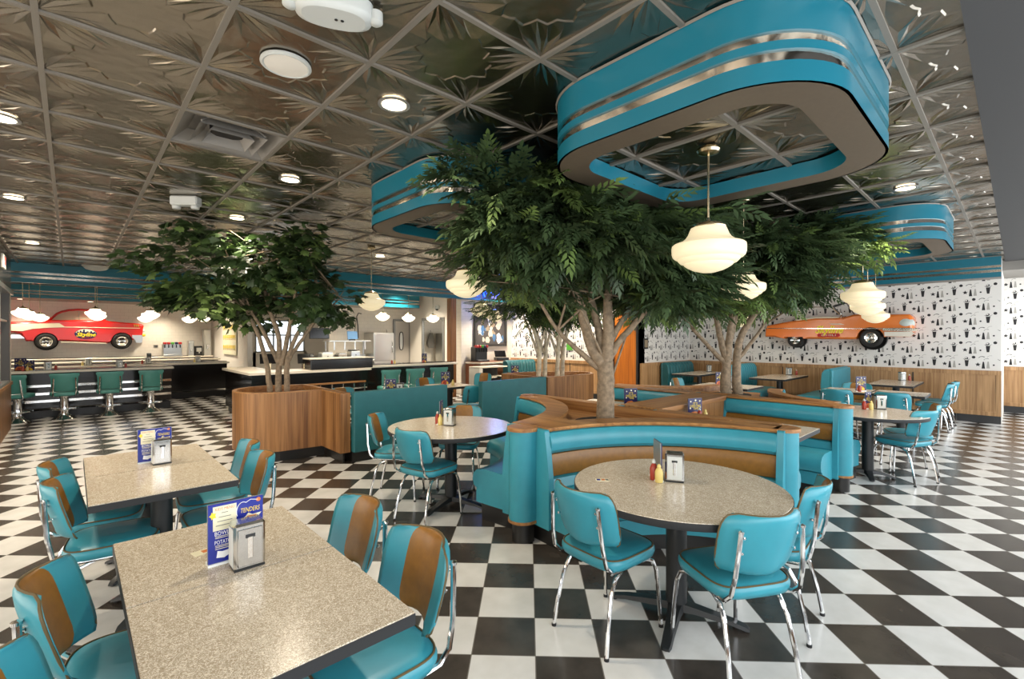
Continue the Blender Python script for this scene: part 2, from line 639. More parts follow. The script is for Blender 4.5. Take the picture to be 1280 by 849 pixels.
# papered walls on the right, printed with milkshakes, stars, dots and curls
def paper(b, x, y0, y1, z0, z1, along='y', sgn=-1):
    """print shapes a hair in front of a wall; along 'y': wall plane x, runs in y"""
    PU_, PV_ = 0.44, 0.52
    eps = 0.0015
    def put(pts, u, z, m):
        uu = [u + p[0] for p in pts]
        zz = [z + p[1] for p in pts]
        if min(uu) < y0 or max(uu) > y1 or min(zz) < z0 or max(zz) > z1:
            return
        if along == 'y':
            vs = [(x - eps, a, c) for a, c in zip(uu, zz)]
            b.add(vs, [tuple(reversed(range(len(vs))))], m)
        else:
            vs = [(a, x - eps, c) for a, c in zip(uu, zz)]
            b.add(vs, [tuple(range(len(vs)))], m)
    f = 1 if along == 'x' else -1
    def poly(n, r, s=1.0, a=0.0):
        return [(r * math.cos(a + 2 * PI * i / n) * s, r * math.sin(a + 2 * PI * i / n)) for i in range(n)]
    def star(r):
        return [((r if i % 2 == 0 else r * 0.45) * math.cos(PI / 2 + PI * i / 5), (r if i % 2 == 0 else r * 0.45) * math.sin(PI / 2 + PI * i / 5)) for i in range(10)]
    def curl(r, w, a0, a1):
        o = arc((0, 0), r, a0, a1, 8)
        i = arc((0.004, 0.006), r - w, a1, a0, 8)
        return o + i
    glass = [(-0.028, 0.05), (0.028, 0.05), (0.016, -0.062), (-0.016, -0.062)]
    bottle = [(-0.022, -0.06), (0.022, -0.06), (0.012, 0.03), (0.008, 0.062), (-0.008, 0.062), (-0.012, 0.03)]
    straw = [(-0.05, 0.075), (-0.035, 0.062), (-0.01, 0.058), (-0.01, 0.066)]
    leafy = [(0.01, 0.058), (0.03, 0.066), (0.055, 0.085), (0.028, 0.056)]
    n = int((y1 - y0) / PU_) + 3
    rows = int((z1 - z0) / (PV_ / 2)) + 3
    for k in range(-1, n):
        for r in range(-1, rows):
            u = y0 + k * PU_ + (PU_ * 0.38 if r % 2 else 0.0)
            z = z0 + 0.13 + r * PV_ / 2
            g = 1 if r % 2 else -1
            mir = lambda ps: [(p[0] * f * g, p[1]) for p in ps]
            put(mir(glass), u, z, 'ink_black')
            put(mir(straw), u, z, 'ink_black')
            put(mir(leafy), u, z, 'ink_black')
            put(curl(0.024, 0.010, 0, PI * 1.95), u + 0.004, z + 0.085, 'ink_black')
            put(star(0.038), u + f * 0.145, z - 0.025, 'ink_black')
            put(mir(bottle), u + f * 0.215, z - 0.035, 'ink_black')
            put(mir(bottle), u + f * 0.275, z - 0.03, 'ink_grey')
            put(poly(10, 0.025), u + f * 0.09, z + 0.105, 'ink_black')
            put(poly(8, 0.014), u + f * 0.345, z - 0.03, 'ink_black')
            put(curl(0.055, 0.015, 0.5, 2.3), u + f * 0.20, z + 0.07, 'ink_black')
            put(curl(0.05, 0.012, 0.3, 1.9), u + f * 0.31, z + 0.09, 'ink_grey')
            put(curl(0.042, 0.011, 0.2, 2.2), u + f * 0.26, z + 0.045, 'ink_black')

mat('paper_white', lin(226, 222, 216), 0.7)
def papered_wall(name, x0, y0, x1, y1, plane, along, u0, u1, z1=CZ):
    b = MB()
    b.box(((x0 + x1) / 2, (y0 + y1) / 2, z1 / 2), (x1 - x0, y1 - y0, z1), 'paper_white')
    paper(b, plane, u0, u1, 0.93, z1, along)
    return struct(b, name)
WR = 11.89
papered_wall('wall_right', WR, 0.2, WR + 0.2, 5.9, WR, 'y', 0.2, 5.9)
papered_wall('wall_right_alcove', 13.9, -1.1, 14.1, 3.0, 13.9, 'y', -1.0, 2.0)
papered_wall('wall_return', 9.5, 5.9, 12.1, 6.1, 5.9, 'x', 9.6, 11.85)
papered_wall('wall_centre', 9.5, 5.9, 9.7, 10.4, 9.5, 'y', 6.75, 10.2)
wall_box('wall_alcove_side', 12.09, 0.2, 14.0, 0.4, 0, CZ, 'white_paint')
wall_box('wall_alcove_header', 12.2, -1.1, 13.9, 0.2, 2.72, CZ, 'soffit_grey')

def wainscot(name, p0, p1, facing, posts=1.2):
    """wood panelling with stiles, cap rail and black base tiles, from p0 to p1; facing = inward normal"""
    b = MB()
    dx, dy = p1[0] - p0[0], p1[1] - p0[1]
    Lw = math.hypot(dx, dy)
    a = math.atan2(dy, dx)
    M = Matrix.Translation((p0[0], p0[1], 0)) @ rotz(a)
    s = 1 if (-math.sin(a) * facing[0] + math.cos(a) * facing[1]) > 0 else -1
    b.box((Lw / 2, s * 0.012, 0.53), (Lw, 0.024, 0.78), 'wood_wainscot_lit', M)
    b.box((Lw / 2, s * 0.022, 0.895), (Lw, 0.044, 0.075), 'wood_wainscot_lit', M)
    b.box((Lw / 2, s * 0.018, 0.17), (Lw, 0.036, 0.07), 'wood_wainscot_lit', M)
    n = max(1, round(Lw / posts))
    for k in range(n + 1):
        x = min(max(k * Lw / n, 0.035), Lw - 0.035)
        b.box((x, s * 0.017, 0.53), (0.06, 0.034, 0.66), 'wood_wainscot_lit', M)
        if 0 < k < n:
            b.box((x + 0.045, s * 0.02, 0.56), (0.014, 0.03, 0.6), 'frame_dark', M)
    nb = max(1, round(Lw / 0.6))
    for k in range(nb):
        b.box(((k + 0.5) * Lw / nb, s * 0.006, 0.068), (Lw / nb - 0.006, 0.018, 0.136), 'base_tile', M)
    return struct(b, name, 'wood wainscot panelling with a cap rail over black base tiles')
wainscot('trim_2', (WR, 0.2), (WR, 5.9), (-1, 0))
wainscot('trim_3', (WR, 5.9), (9.7, 5.9), (0, -1))
wainscot('trim_4', (9.5, 6.75), (9.5, 10.2), (-1, 0))
wainscot('trim_5', (13.9, -1.0), (13.9, 1.5), (-1, 0))
b = MB()
b.box((9.6, 5.87, 0.5), (0.22, 0.05, 0.86), 'wood_wainscot_lit')
struct(b, 'trim_6')

# orange flush door beside the papered corner
mb = MB()
mb.box((9.47, 6.26, 1.03), (0.04, 0.60, 2.06), 'wood_orange')
mb.box((9.46, 5.945, 1.05), (0.06, 0.03, 2.1), 'frame_dark')
mb.box((9.46, 6.575, 1.05), (0.06, 0.03, 2.1), 'frame_dark')
mb.box((9.46, 6.26, 2.085), (0.06, 0.66, 0.05), 'frame_dark')
struct(mb, 'door_1', 'flush orange wooden door in a dark frame')

# white tiled walls at the back
wall_box('wall_back', 7.65, 10.2, 9.5, 10.4, 0, CZ, 'subway')
wall_box('wall_mirror', 7.65, 10.4, 7.8, 12.9, 0, CZ, 'white_paint')
wall_box('wall_kitchen', 5.15, 12.9, 7.8, 13.05, 0, CZ, 'subway')
wall_box('wall_left', -3.2, 18.9, 3.6, 19.05, 0, CZ, 'subway')
wall_box('wall_service', 3.5, 14.3, 3.62, 18.9, 0, CZ, 'white_paint')
wall_box('wall_left_far', -3.25, 8.4, -3.1, 19.0, 0, CZ, 'subway')
wall_box('wall_kitchen_side', 7.65, 13.05, 7.8, 19.0, 0, CZ, 'white_paint')
# kitchen rear wall with an outside window
mb = MB()
mb.box((4.25, 18.97, 1.5), (1.3, 0.12, 3.0), 'white_paint')
mb.box((7.2, 18.97, 1.5), (1.2, 0.12, 3.0), 'white_paint')
mb.box((5.75, 18.97, 0.5), (1.9, 0.12, 1.0), 'white_paint')
mb.box((5.75, 18.97, 2.6), (1.9, 0.12, 0.9), 'white_paint')
struct(mb, 'wall_kitchen_rear')
mb = MB()
for x in (4.9, 5.5, 6.1, 6.6):
    mb.box((x, 18.93, 1.58), (0.05, 0.06, 1.2), 'frame_grey')
for z in (1.0, 1.62, 2.16):
    mb.box((5.75, 18.93, z), (1.75, 0.06, 0.05), 'frame_grey')
struct(mb, 'window_3')
# steel swing door with an oval porthole in the kitchen wall
mb = MB()
mb.box((7.43, 12.87, 1.0), (0.56, 0.04, 2.0), 'door_grey')
mb.box((7.13, 12.86, 1.02), (0.05, 0.07, 2.05), 'frame_grey')
mb.box((7.66, 12.86, 1.02), (0.05, 0.07, 2.05), 'frame_grey')
mb.box((7.4, 12.86, 2.05), (0.58, 0.07, 0.06), 'frame_grey')
oval = superloop(0.065, 0.27, 3, 28, 0)
Mo = Matrix.Translation((7.36, 12.845, 1.42)) @ Matrix.Rotation(PI / 2, 4, 'X')
mb.tube([(p[0], p[1], 0) for p in oval], 0.016, 'frame_dark', 6, M=Mo, closed=True)
mb.add([(p[0], p[1], 0.002) for p in oval], [tuple(range(28))], 'glass_clear', False, Mo)
struct(mb, 'door_2', 'grey swing door with an oval porthole')

# wall stub with a window at the far left
mb = MB()
mb.box((-0.82, 9.9, 0.37), (0.16, 3.2, 0.74), 'wood_panel_shaded')
mb.box((-0.82, 9.9, 0.765), (0.2, 3.24, 0.05), 'wood_cap')
mb.box((-0.82, 11.36, 1.55), (0.16, 0.28, 1.55), 'white_paint')
mb.box((-0.82, 9.9, 2.6), (0.16, 3.2, 0.62), 'tin')
mb.box((-0.82, 9.9, 2.26), (0.22, 3.24, 0.07), 'steel')
struct(mb, 'wall_entry', 'end of a wall with wood wainscot below a window')
mb = MB()
mb.box((-0.78, 11.13, 1.5), (0.1, 0.13, 1.46), 'frame_dark')
mb.box((-0.78, 10.2, 1.78), (0.05, 1.8, 0.03), 'frame_grey')
mb.box((-0.78, 9.85, 1.5), (0.08, 0.10, 1.46), 'frame_grey')
mb.box((-0.78, 10.2, 0.81), (0.1, 1.9, 0.04), 'frame_grey')
struct(mb, 'window_4')

# turquoise ceiling soffit bands with two chrome stripes
LEV = [(1.0, 0.56, 'band_teal', 0), (0.56, 0.45, 'band_chrome', -0.012), (0.45, 0.355, 'band_teal', 0),
       (0.355, 0.23, 'band_chrome', -0.012), (0.23, 0.0, 'band_teal', 0)]
def band(b, path, z0, z1, th=0.08, side=1):
    """path: list of xy; the striped face looks to the side given by side (left of travel = +1)"""
    for p, q in zip(path[:-1], path[1:]):
        dx, dy = q[0] - p[0], q[1] - p[1]
        Lw = math.hypot(dx, dy)
        M = Matrix.Translation((p[0], p[1], 0)) @ rotz(math.atan2(dy, dx))
        for t1, t0, m, ins in LEV:
            za, zb = z0 + t0 * (z1 - z0), z0 + t1 * (z1 - z0)
            w = th + ins
            b.box((Lw / 2, side * (-th + w / 2), (za + zb) / 2), (Lw + (0.001 if ins else th * 0.0), w, zb - za), m, M)
mb = MB()
band(mb, [(-3.1, 12.58), (3.3, 12.58)], 2.545, CZ, side=-1)
mb.box((3.26, 11.2, 2.726), (0.08, 2.7, 0.362), 'band_teal')
band(mb, [(3.3, 9.8), (9.5, 9.8)], 2.52, CZ, side=-1)
struct(mb, 'trim_7', 'turquoise soffit band with chrome stripes over the counters')
mb = MB()
band(mb, [(-3.1, 17.5), (3.5, 17.5)], 2.56, CZ, side=-1)
mb.box((0.2, 18.25, 2.59), (6.6, 1.4, 0.06), 'tin')
struct(mb, 'trim_8', 'turquoise soffit band with a tin underside before the tiled wall')
mb = MB()
band(mb, [(3.4, 11.8), (7.35, 11.8)], 2.37, 2.75, side=-1)
mb.box((5.4, 12.35, 2.40), (3.9, 1.0, 0.05), 'tin')
struct(mb, 'trim_9', 'short turquoise band before the kitchen')
mb = MB()
band(mb, [(11.5, 5.9), (11.5, 0.2)], 2.55, CZ, side=-1)
mb.box((11.7, 3.05, 2.57), (0.39, 5.7, 0.05), 'soffit_grey')
struct(mb, 'trim_10', 'turquoise soffit band with chrome stripes above the printed wallpaper')

# three hanging rounded soffit rings
def soffit_ring(x0, y0, x1, y1, label):
    z0 = 2.54
    w, d = x1 - x0, y1 - y0
    cx, cy = (x0 + x1) / 2, (y0 + y1) / 2
    root = thing('ceiling_soffit_ring', label, 'ceiling soffit', (cx, cy, z0), 0, 'rounded soffit rings under the tin ceiling')
    R = 0.42
    def loop(ins, z):
        return [(x, y, z) for x, y in rrect(-w / 2 + ins, -d / 2 + ins, w / 2 - ins, d / 2 - ins, max(R - ins, 0.20), 12)]
    Hh = CZ - z0
    for t1, t0, m, ins in LEV:
        if m == 'band_teal':
            b = MB()
            b.loft([loop(0, t0 * Hh), loop(0, t1 * Hh)], m, caps=False)
            b.loft([loop(0.014, t0 * Hh), loop(0, t0 * Hh)], m, caps=False, smooth=False)
            b.loft([loop(0, t1 * Hh), loop(0.014, t1 * Hh)], m, caps=False, smooth=False)
            b.build('band', root)
    b = MB()
    b.loft([loop(0.19, 0.0), loop(0.19, 0.095)], 'band_teal', caps=False)
    b.build('inner_lip', root)
    for t1, t0, m, ins in LEV:
        if m != 'band_teal':
            b = MB()
            b.loft([loop(0.012, t0 * Hh), loop(0.012, t1 * Hh)], m, caps=False)
            b.build('chrome_stripe', root)
    b = MB()
    b.loft([loop(0.19, 0.0), loop(0, 0.0)], 'ring_underside', caps=False, smooth=False)
    b.loft([loop(0.19, 0.095), loop(0.17, 0.095)], 'grid_grey', caps=False, smooth=False)
    b.build('underside', root)
    b = MB()
    ix0, ix1, iy0, iy1 = -w / 2 + 0.15, w / 2 - 0.15, -d / 2 + 0.15, d / 2 - 0.15
    # recessed tin panel: the same folded tiles
    gx = 2.567 - cx if x0 < 3 else 0.0
    gy = 1.02 - 1.24
    for i in range(-3, 3):
        for j in range(-3, 3):
            px, py = gx + i * T, gy + j * T
            if px + T < ix0 - 0.1 or px > ix1 + 0.1 or py + T < iy0 - 0.1 or py > iy1 + 0.1:
                continue
            t = MB()
            tin_tile(t, px, py, 0.10)
            t.v = [(min(max(v[0], ix0), ix1), min(max(v[1], iy0), iy1), v[2]) for v in t.v]
            b.add(t.v, t.f, 'tin')
    tp = b.build('tin_panel', root)
    bm = bmesh.new(); bm.from_mesh(tp.data); bmesh.ops.remove_doubles(bm, verts=bm.verts, dist=0.0006); bm.to_mesh(tp.data); bm.free()
    b = MB()
    for i in range(-3, 4):
        px = gx + i * T
        if ix0 < px < ix1:
            b.box((px, 0, 0.094), (0.026, d - 0.3, 0.014), 'grid_grey')
        py = gy + i * T
        if iy0 < py < iy1:
            b.box((0, py, 0.0945), (w - 0.3, 0.026, 0.013), 'grid_grey')
    b.build('grid_bar', root)
    b = MB()
    b.loft([loop(-0.004, Hh - 0.014), loop(-0.012, Hh - 0.004)], 'grid_grey', caps=False, smooth=False)
    b.build('edge_trim', root)
    return root
soffit_ring(*RINGS[0], 'large turquoise rounded soffit ring hanging over the round table under the big soffit ring')
soffit_ring(*RINGS[1], 'turquoise rounded soffit ring partly hidden by the big central tree')
soffit_ring(*RINGS[2], 'far turquoise rounded soffit ring above the orange car')

# square wooden column from floor to band
mb = MB()
mb.box((7.12, 9.9, 1.26), (0.17, 0.17, 2.52), 'wood_column')
struct(mb, 'column', 'slim square wooden column below the soffit band')

# ------------------------------------------------------------------ booths
def P_cap(t):  return [(-0.012, 0.822), (t + 0.02, 0.822), (t + 0.028, 0.834), (t + 0.02, 0.848), (-0.012, 0.848)]
def P_core(t): return [(0.0, 0.13), (t, 0.13), (t, 0.822), (0.0, 0.822)]
def P_roll(t): return [(t, 0.662), (t + 0.03, 0.664), (t + 0.058, 0.69), (t + 0.066, 0.735), (t + 0.055, 0.785), (t + 0.03, 0.815), (t, 0.822)]
def P_strip(t): return [(t, 0.492), (t + 0.035, 0.497), (t + 0.05, 0.53), (t + 0.05, 0.62), (t + 0.035, 0.657), (t, 0.662)]
def P_low(t):  return [(t, 0.34), (t + 0.06, 0.36), (t + 0.078, 0.42), (t + 0.055, 0.482), (t + 0.02, 0.492), (t, 0.492)]
def P_seat(t): return [(t, 0.245), (t + 0.415, 0.245), (t + 0.455, 0.265), (t + 0.472, 0.315), (t + 0.46, 0.365), (t + 0.425, 0.40), (t + 0.34, 0.418), (t + 0.1, 0.41), (t, 0.40)]
def P_apron(t): return [(t, 0.13), (t + 0.425, 0.13), (t + 0.425, 0.245), (t, 0.245)]
def P_kick(t): return [(0.03, 0.0), (t + 0.36, 0.0), (t + 0.36, 0.13), (0.03, 0.13)]

def sweep(b, prof, frames, m):
    rings = []
    for (ox, oy), (dx, dy) in frames:
        rings.append([(ox + dx * d, oy + dy * d, z) for d, z in prof])
    b.loft(rings, m, caps=True, smooth=True)

def booth(name, label, cat, frames, t, group=None, kick_end=0.0, core='wood_panel_shaded', cap='wood_cap', seat=True, outer=None):
    """frames: rear-edge points with the direction the sitter faces"""
    root = thing(name, label, cat, (0, 0, 0), 0, group)
    for part, prof, m in (('cap', P_cap, cap), ('back_shell', P_core, core), ('headroll', P_roll, 'teal_vinyl'),
                          ('brown_band', P_strip, 'brown_vinyl'), ('lower_back', P_low, 'teal_vinyl'),
                          ('seat_cushion', P_seat, 'teal_vinyl'), ('seat_apron', P_apron, 'teal_vinyl'), ('kick_base', P_kick, 'black_kick')):
        if not seat and part in ('seat_cushion', 'seat_apron'):
            continue
        b = MB()
        sweep(b, prof(t), frames, m)
        b.build(part, root, angle=35)
    # flat end panels that close the upholstery
    for k in (0, -1):
        (ox, oy), (dx, dy) = frames[k]
        nx, ny = (-dy, dx)
        s = 1
        (ax, ay), _ = frames[1 if k == 0 else -2]
        if (ax - ox) * nx + (ay - oy) * ny > 0:
            s = -1
        b = MB()
        pr = [(0.0, 0.13), (t + 0.085, 0.13), (t + 0.085, 0.50), (t + 0.06, 0.70), (t + 0.035, 0.84), (0.0, 0.84)]
        r0 = [(ox + dx * d, oy + dy * d, z) for d, z in pr]
        r1 = [(ox + dx * d + nx * s * 0.045, oy + dy * d + ny * s * 0.045, z) for d, z in pr]
        b.loft([r0, r1], 'teal_vinyl', caps=True, smooth=False)
        b.build('end_panel', root, bevel=0.012)
    return root

def arc_frames(c, r, a0, a1, n=28):
    return [((c[0] + r * math.cos(a), c[1] + r * math.sin(a)), (-math.cos(a), -math.sin(a)))
            for a in [math.radians(a0 + (a1 - a0) * i / n) for i in range(n + 1)]]
def line_frames(x, y0, y1, s, n=2):
    return [((x, y0 + (y1 - y0) * i / n), (s, 0)) for i in range(n + 1)]
def line_frames_x(y, x0, x1, s, n=2):
    return [((x0 + (x1 - x0) * i / n, y), (0, s)) for i in range(n + 1)]

def end_post(name, label, x, y, r, a, group):
    """half-round upholstered post: vinyl column, wooden ring, black foot and a rounded cap"""
    root = thing(name, label, 'booth post', (x, y, 0), a, group)
    def half(rr):
        return [(rr * math.cos(q), rr * math.sin(q)) for q in [-PI / 2 + PI * i / 14 for i in range(15)]] + [(-0.04, rr), (-0.04, -rr)]
    for part, rr, z0, z1, m in (('column', r, 0.165, 0.822, 'teal_vinyl'), ('wood_ring', r + 0.006, 0.145, 0.165, 'wood_cap'),
                                ('kick_base', r - 0.025, 0.0, 0.145, 'black_kick'), ('cap', r + 0.012, 0.822, 0.848, 'wood_cap')):
        b = MB()
        p = half(rr)
        b.loft([[(q[0], q[1], z0) for q in p], [(q[0], q[1], z1) for q in p]], m, caps=True, smooth=True)
        b.build(part, root, angle=50)
    return root

CF, RF = (2.40, 1.00), 1.54
CL = (2.40, 4.06)
booth('curved_booth', 'curved turquoise booth with a brown band behind the round table under the big soffit ring', 'booth', arc_frames(CF, RF, 8, 84), 0.17, 'curved booths around the central planter')
booth('curved_booth', 'curved turquoise booth with its seat end showing, beside the long bench back', 'booth', arc_frames(CL, RF, -84, -8), 0.17, 'curved booths around the central planter')
end_post('booth_post', 'half-round turquoise post between the two curved booths, near the camera', 2.47, 2.53, 0.105, PI, 'half-round booth end posts')
end_post('booth_post', 'half-round turquoise post ending the front curved booth by the square table', 3.87, 1.19, 0.10, -PI / 2, 'half-round booth end posts')
end_post('booth_post', 'half-round turquoise post at the aisle beside the round table by the aisle post', 5.58, 1.20, 0.10, -PI / 2, 'half-round booth end posts')
end_post('booth_post', 'half-round post behind the big tree trunk, ending a curved booth', 3.90, 3.87, 0.10, PI / 2, 'half-round booth end posts')
booth('straight_booth', 'straight turquoise bench backing onto the front curved booth', 'booth', line_frames(3.90, 1.24, 2.28, 1), 0.10, 'straight booths between the planters', outer=1)
booth('straight_booth', 'straight turquoise bench with brown band facing the square table', 'booth', line_frames(5.68, 1.24, 2.28, -1), 0.16, 'straight booths between the planters')
booth('straight_booth', 'turquoise bench behind the big tree trunk, facing the camera', 'booth', line_frames(5.68, 2.72, 3.84, -1), 0.16, 'straight booths between the planters')
booth('straight_booth', 'turquoise bench mostly hidden behind the curved booth with the seat end', 'booth', line_frames(3.90, 2.72, 3.84, 1), 0.10, 'straight booths between the planters')
booth('curved_booth', 'curved booth wrapped around the round table by the aisle post', 'booth', arc_frames((6.86, 1.06), 1.17, 169, 96, 22), 0.12, 'curved booths around the central planter')
booth('curved_booth', 'curved booth on the far side of the twin-trunked tree', 'booth', arc_frames((6.86, 4.0), 1.17, 182, 264, 22), 0.12, 'curved booths around the central planter')

# low wooden divider between the two square booths
root = thing('booth_divider', 'low wooden divider with a broad cap between the square booths', 'divider', (0, 0, 0))
b = MB(); b.box((4.80, 2.5, 0.40), (1.50, 0.40, 0.80), 'wood_panel_shaded'); b.build('body', root)
b = MB(); b.box((4.80, 2.5, 0.822), (1.54, 0.44, 0.05), 'wood_cap_x'); b.build('cap', root, bevel=0.008)

# central planter bed between the curved booths
def planter_bed(label, poly, z_deck, soil_c, soil_r):
    root = thing('planter_bed', label, 'planter', (0, 0, 0))
    b = MB(); b.prism(poly, 0.0, z_deck, 'wood_panel_shaded', top='wood_cap'); b.build('deck', root)
    b = MB()
    b.cyl((soil_c[0], soil_c[1], z_deck - 0.02), soil_r, 0.026, 'soil', 32)
    b.build('soil', root)
    return root
def wedge():
    p = []
    for a in range(80, 14, -6):
        p.append((CF[0] + (RF + 0.004) * math.cos(math.radians(a)), CF[1] + (RF + 0.004) * math.sin(math.radians(a))))
    p += [(3.90, 1.55), (3.90, 3.51)]
    for a in range(-14, -80, -6):
        p.append((CL[0] + (RF + 0.004) * math.cos(math.radians(a)), CL[1] + (RF + 0.004) * math.sin(math.radians(a))))
    return p
root = planter_bed('wooden planter bed under the big central tree', wedge(), 0.755, (3.50, 2.53), 0.27)
b = MB()
b.prism([(2.52, 2.60), (2.52, 2.46), (2.72, 2.56), (2.92, 2.46), (2.98, 2.53), (2.92, 2.60), (2.72, 2.50)][:1] + [(2.5, 2.46), (2.9, 2.44), (2.99, 2.53), (2.9, 2.62), (2.5, 2.6)], 0.822, 0.847, 'wood_cap')
b.build('cap', root)
b = MB()
b.box((3.88, 2.53, 0.80), (0.035, 1.9, 0.10), 'wood_cap')
b.build('rim', root)
root = planter_bed('wooden planter bed under the twin-trunked tree', [(5.70, 2.1), (6.1, 2.15), (6.7, 2.34), (6.7, 2.75), (6.1, 2.95), (5.70, 3.0)], 0.78, (6.25, 2.55), 0.25)
b = MB(); b.box((5.71, 2.5, 0.83), (0.06, 0.5, 0.036), 'wood_cap'); b.build('rim', root)

# left planter, its curved side and step; rim round the soil
def walled_planter(label, outer, name='tree_planter', z=0.85, rim=0.05):
    root = thing(name, label, 'planter', (0, 0, 0))
    n = len(outer)
    def offset(d):
        o = []
        for i in range(n):
            a, p, c = Vector(outer[i - 1]), Vector(outer[i]), Vector(outer[(i + 1) % n])
            e1, e2 = (p - a).normalized(), (c - p).normalized()
            nv = Vector((-(e1.y + e2.y), e1.x + e2.x))
            nv = nv / max(nv.length, 1e-6)
            k = max(0.45, nv.dot(Vector((-e1.y, e1.x))))
            o.append((p.x + nv.x * d / k, p.y + nv.y * d / k))
        return o
    inn = offset(rim)
    kick = offset(0.05)
    b = MB()
    b.loft([[(x, y, 0.13) for x, y in outer], [(x, y, z - 0.012) for x, y in outer]], 'wood_panel_shaded', caps=False, smooth=True)
    b.loft([[(x, y, 0.13) for x, y in kick], [(x, y, 0.13) for x, y in outer]], 'wood_panel_shaded', caps=False, smooth=False)
    b.build('side_wall', root, angle=30)
    b = MB()
    b.loft([[(x, y, z - 0.012) for x, y in outer], [(x, y, z) for x, y in outer], [(x, y, z) for x, y in inn], [(x, y, z - 0.09) for x, y in inn]], 'wood_cap_x', caps=False, smooth=False)
    b.build('rim', root)
    b = MB()
    b.loft([[(x, y, 0.0) for x, y in kick], [(x, y, 0.135) for x, y in kick]], 'black_kick', caps=False, smooth=False)
    b.build('kick_base', root)
    b = MB()
    b.add([(x, y, z - 0.08) for x, y in inn], [tuple(range(n))], 'wood_brown')
    b.build('soil', root)
    return root
LP = [(2.46, 5.50), (2.46, 6.75), (2.44, 6.95)] + arc((1.98, 6.62), 0.52, PI * 0.42, PI * 1.42, 16) + [(2.34, 6.08), (2.34, 5.50)]
walled_planter('curved wooden planter holding the three-stemmed broad-leaved tree', LP)
BP = [(5.84, 5.38), (6.9, 5.38)] + arc((6.95, 5.78), 0.40, -PI / 2, PI * 0.45, 10) + [(6.6, 6.55), (5.84, 6.55)]
walled_planter('curved wooden planter holding the pale birch stems', BP)

# upholstered bench backs seen from behind, between the planters
def back_bench(label, x0, x1, y):
    root = thing('bench', label, 'bench', (0, 0, 0), 0, 'benches with plain turquoise backs')
    b = MB(); b.box(((x0 + x1) / 2, y + 0.05, 0.495), (x1 - x0, 0.10, 0.73), 'teal_shaded'); b.build('back_panel', root, bevel=0.012)
    b = MB(); b.box(((x0 + x1) / 2, y + 0.30, 0.33), (x1 - x0 - 0.02, 0.40, 0.16), 'teal_shaded', bev=0.04); b.build('seat_cushion', root)
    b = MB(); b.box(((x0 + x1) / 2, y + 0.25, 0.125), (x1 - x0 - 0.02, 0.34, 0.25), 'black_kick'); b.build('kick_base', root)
    return root
back_bench('long turquoise bench back beside the planter of the broad-leaved tree', 2.475, 3.83, 5.42)
back_bench('turquoise bench back beside the birch planter', 4.44, 5.83, 5.40)

# tufted high-backed benches along the papered wall
def wall_bench(label, x0, x1, y, s, tint='teal_vinyl'):
    """back runs along x; sitter faces s*y"""
    root = thing('wall_bench', label, 'bench', (0, 0, 0), 0, 'channel-tufted benches along the papered wall')
    b = MB()
    n = 9
    w = (x1 - x0) / n
    for k in range(n):
        xc = x0 + (k + 0.5) * w
        ring = []
        for z, d in ((0.36, 0.10), (0.42, 0.155), (0.62, 0.165), (0.84, 0.145), (0.905, 0.10), (0.925, 0.05)):
            ring.append([(xc - w * 0.5, y, z), (xc - w * 0.48, y + s * (d - 0.02), z), (xc - w * 0.25, y + s * d, z), (xc + w * 0.25, y + s * d, z), (xc + w * 0.48, y + s * (d - 0.02), z), (xc + w * 0.5, y, z)])
        b.loft(ring, tint, caps=True, smooth=True)
    b.build('backrest', root)
    b = MB(); b.box(((x0 + x1) / 2, y - s * 0.025, 0.51), (x1 - x0 + 0.02, 0.05, 0.80), tint, bev=0.015); b.build('back_shell', root)
    b = MB()
    pr = [(0.0, 0.22), (0.46, 0.22), (0.50, 0.25), (0.50, 0.33), (0.47, 0.375), (0.38, 0.39), (0.0, 0.385)]
    b.loft([[(x, y + s * (0.1 + d), z) for d, z in pr] for x in (x0, x1)], tint, caps=True, smooth=True)
    b.build('seat_cushion', root)
    b = MB(); b.box(((x0 + x1) / 2, y + s * 0.30, 0.11), (x1 - x0 - 0.03, 0.46, 0.22), 'black_kick'); b.build('kick_base', root)
    return root
wall_bench('tufted turquoise bench with rounded seat near the wall tables on the right', 10.45, 11.80, 2.42, 1)
wall_bench('tufted turquoise bench just right of the twin tree trunks', 10.75, 11.80, 4.34, -1)
wall_bench('tufted turquoise bench in the papered corner, left of the twin-trunked tree', 10.3, 11.6, 5.78, -1, 'teal_shaded')
wall_bench('tufted turquoise bench by the drinks counter, behind the birch planter', 8.3, 9.35, 9.2, -1, 'teal_shaded')

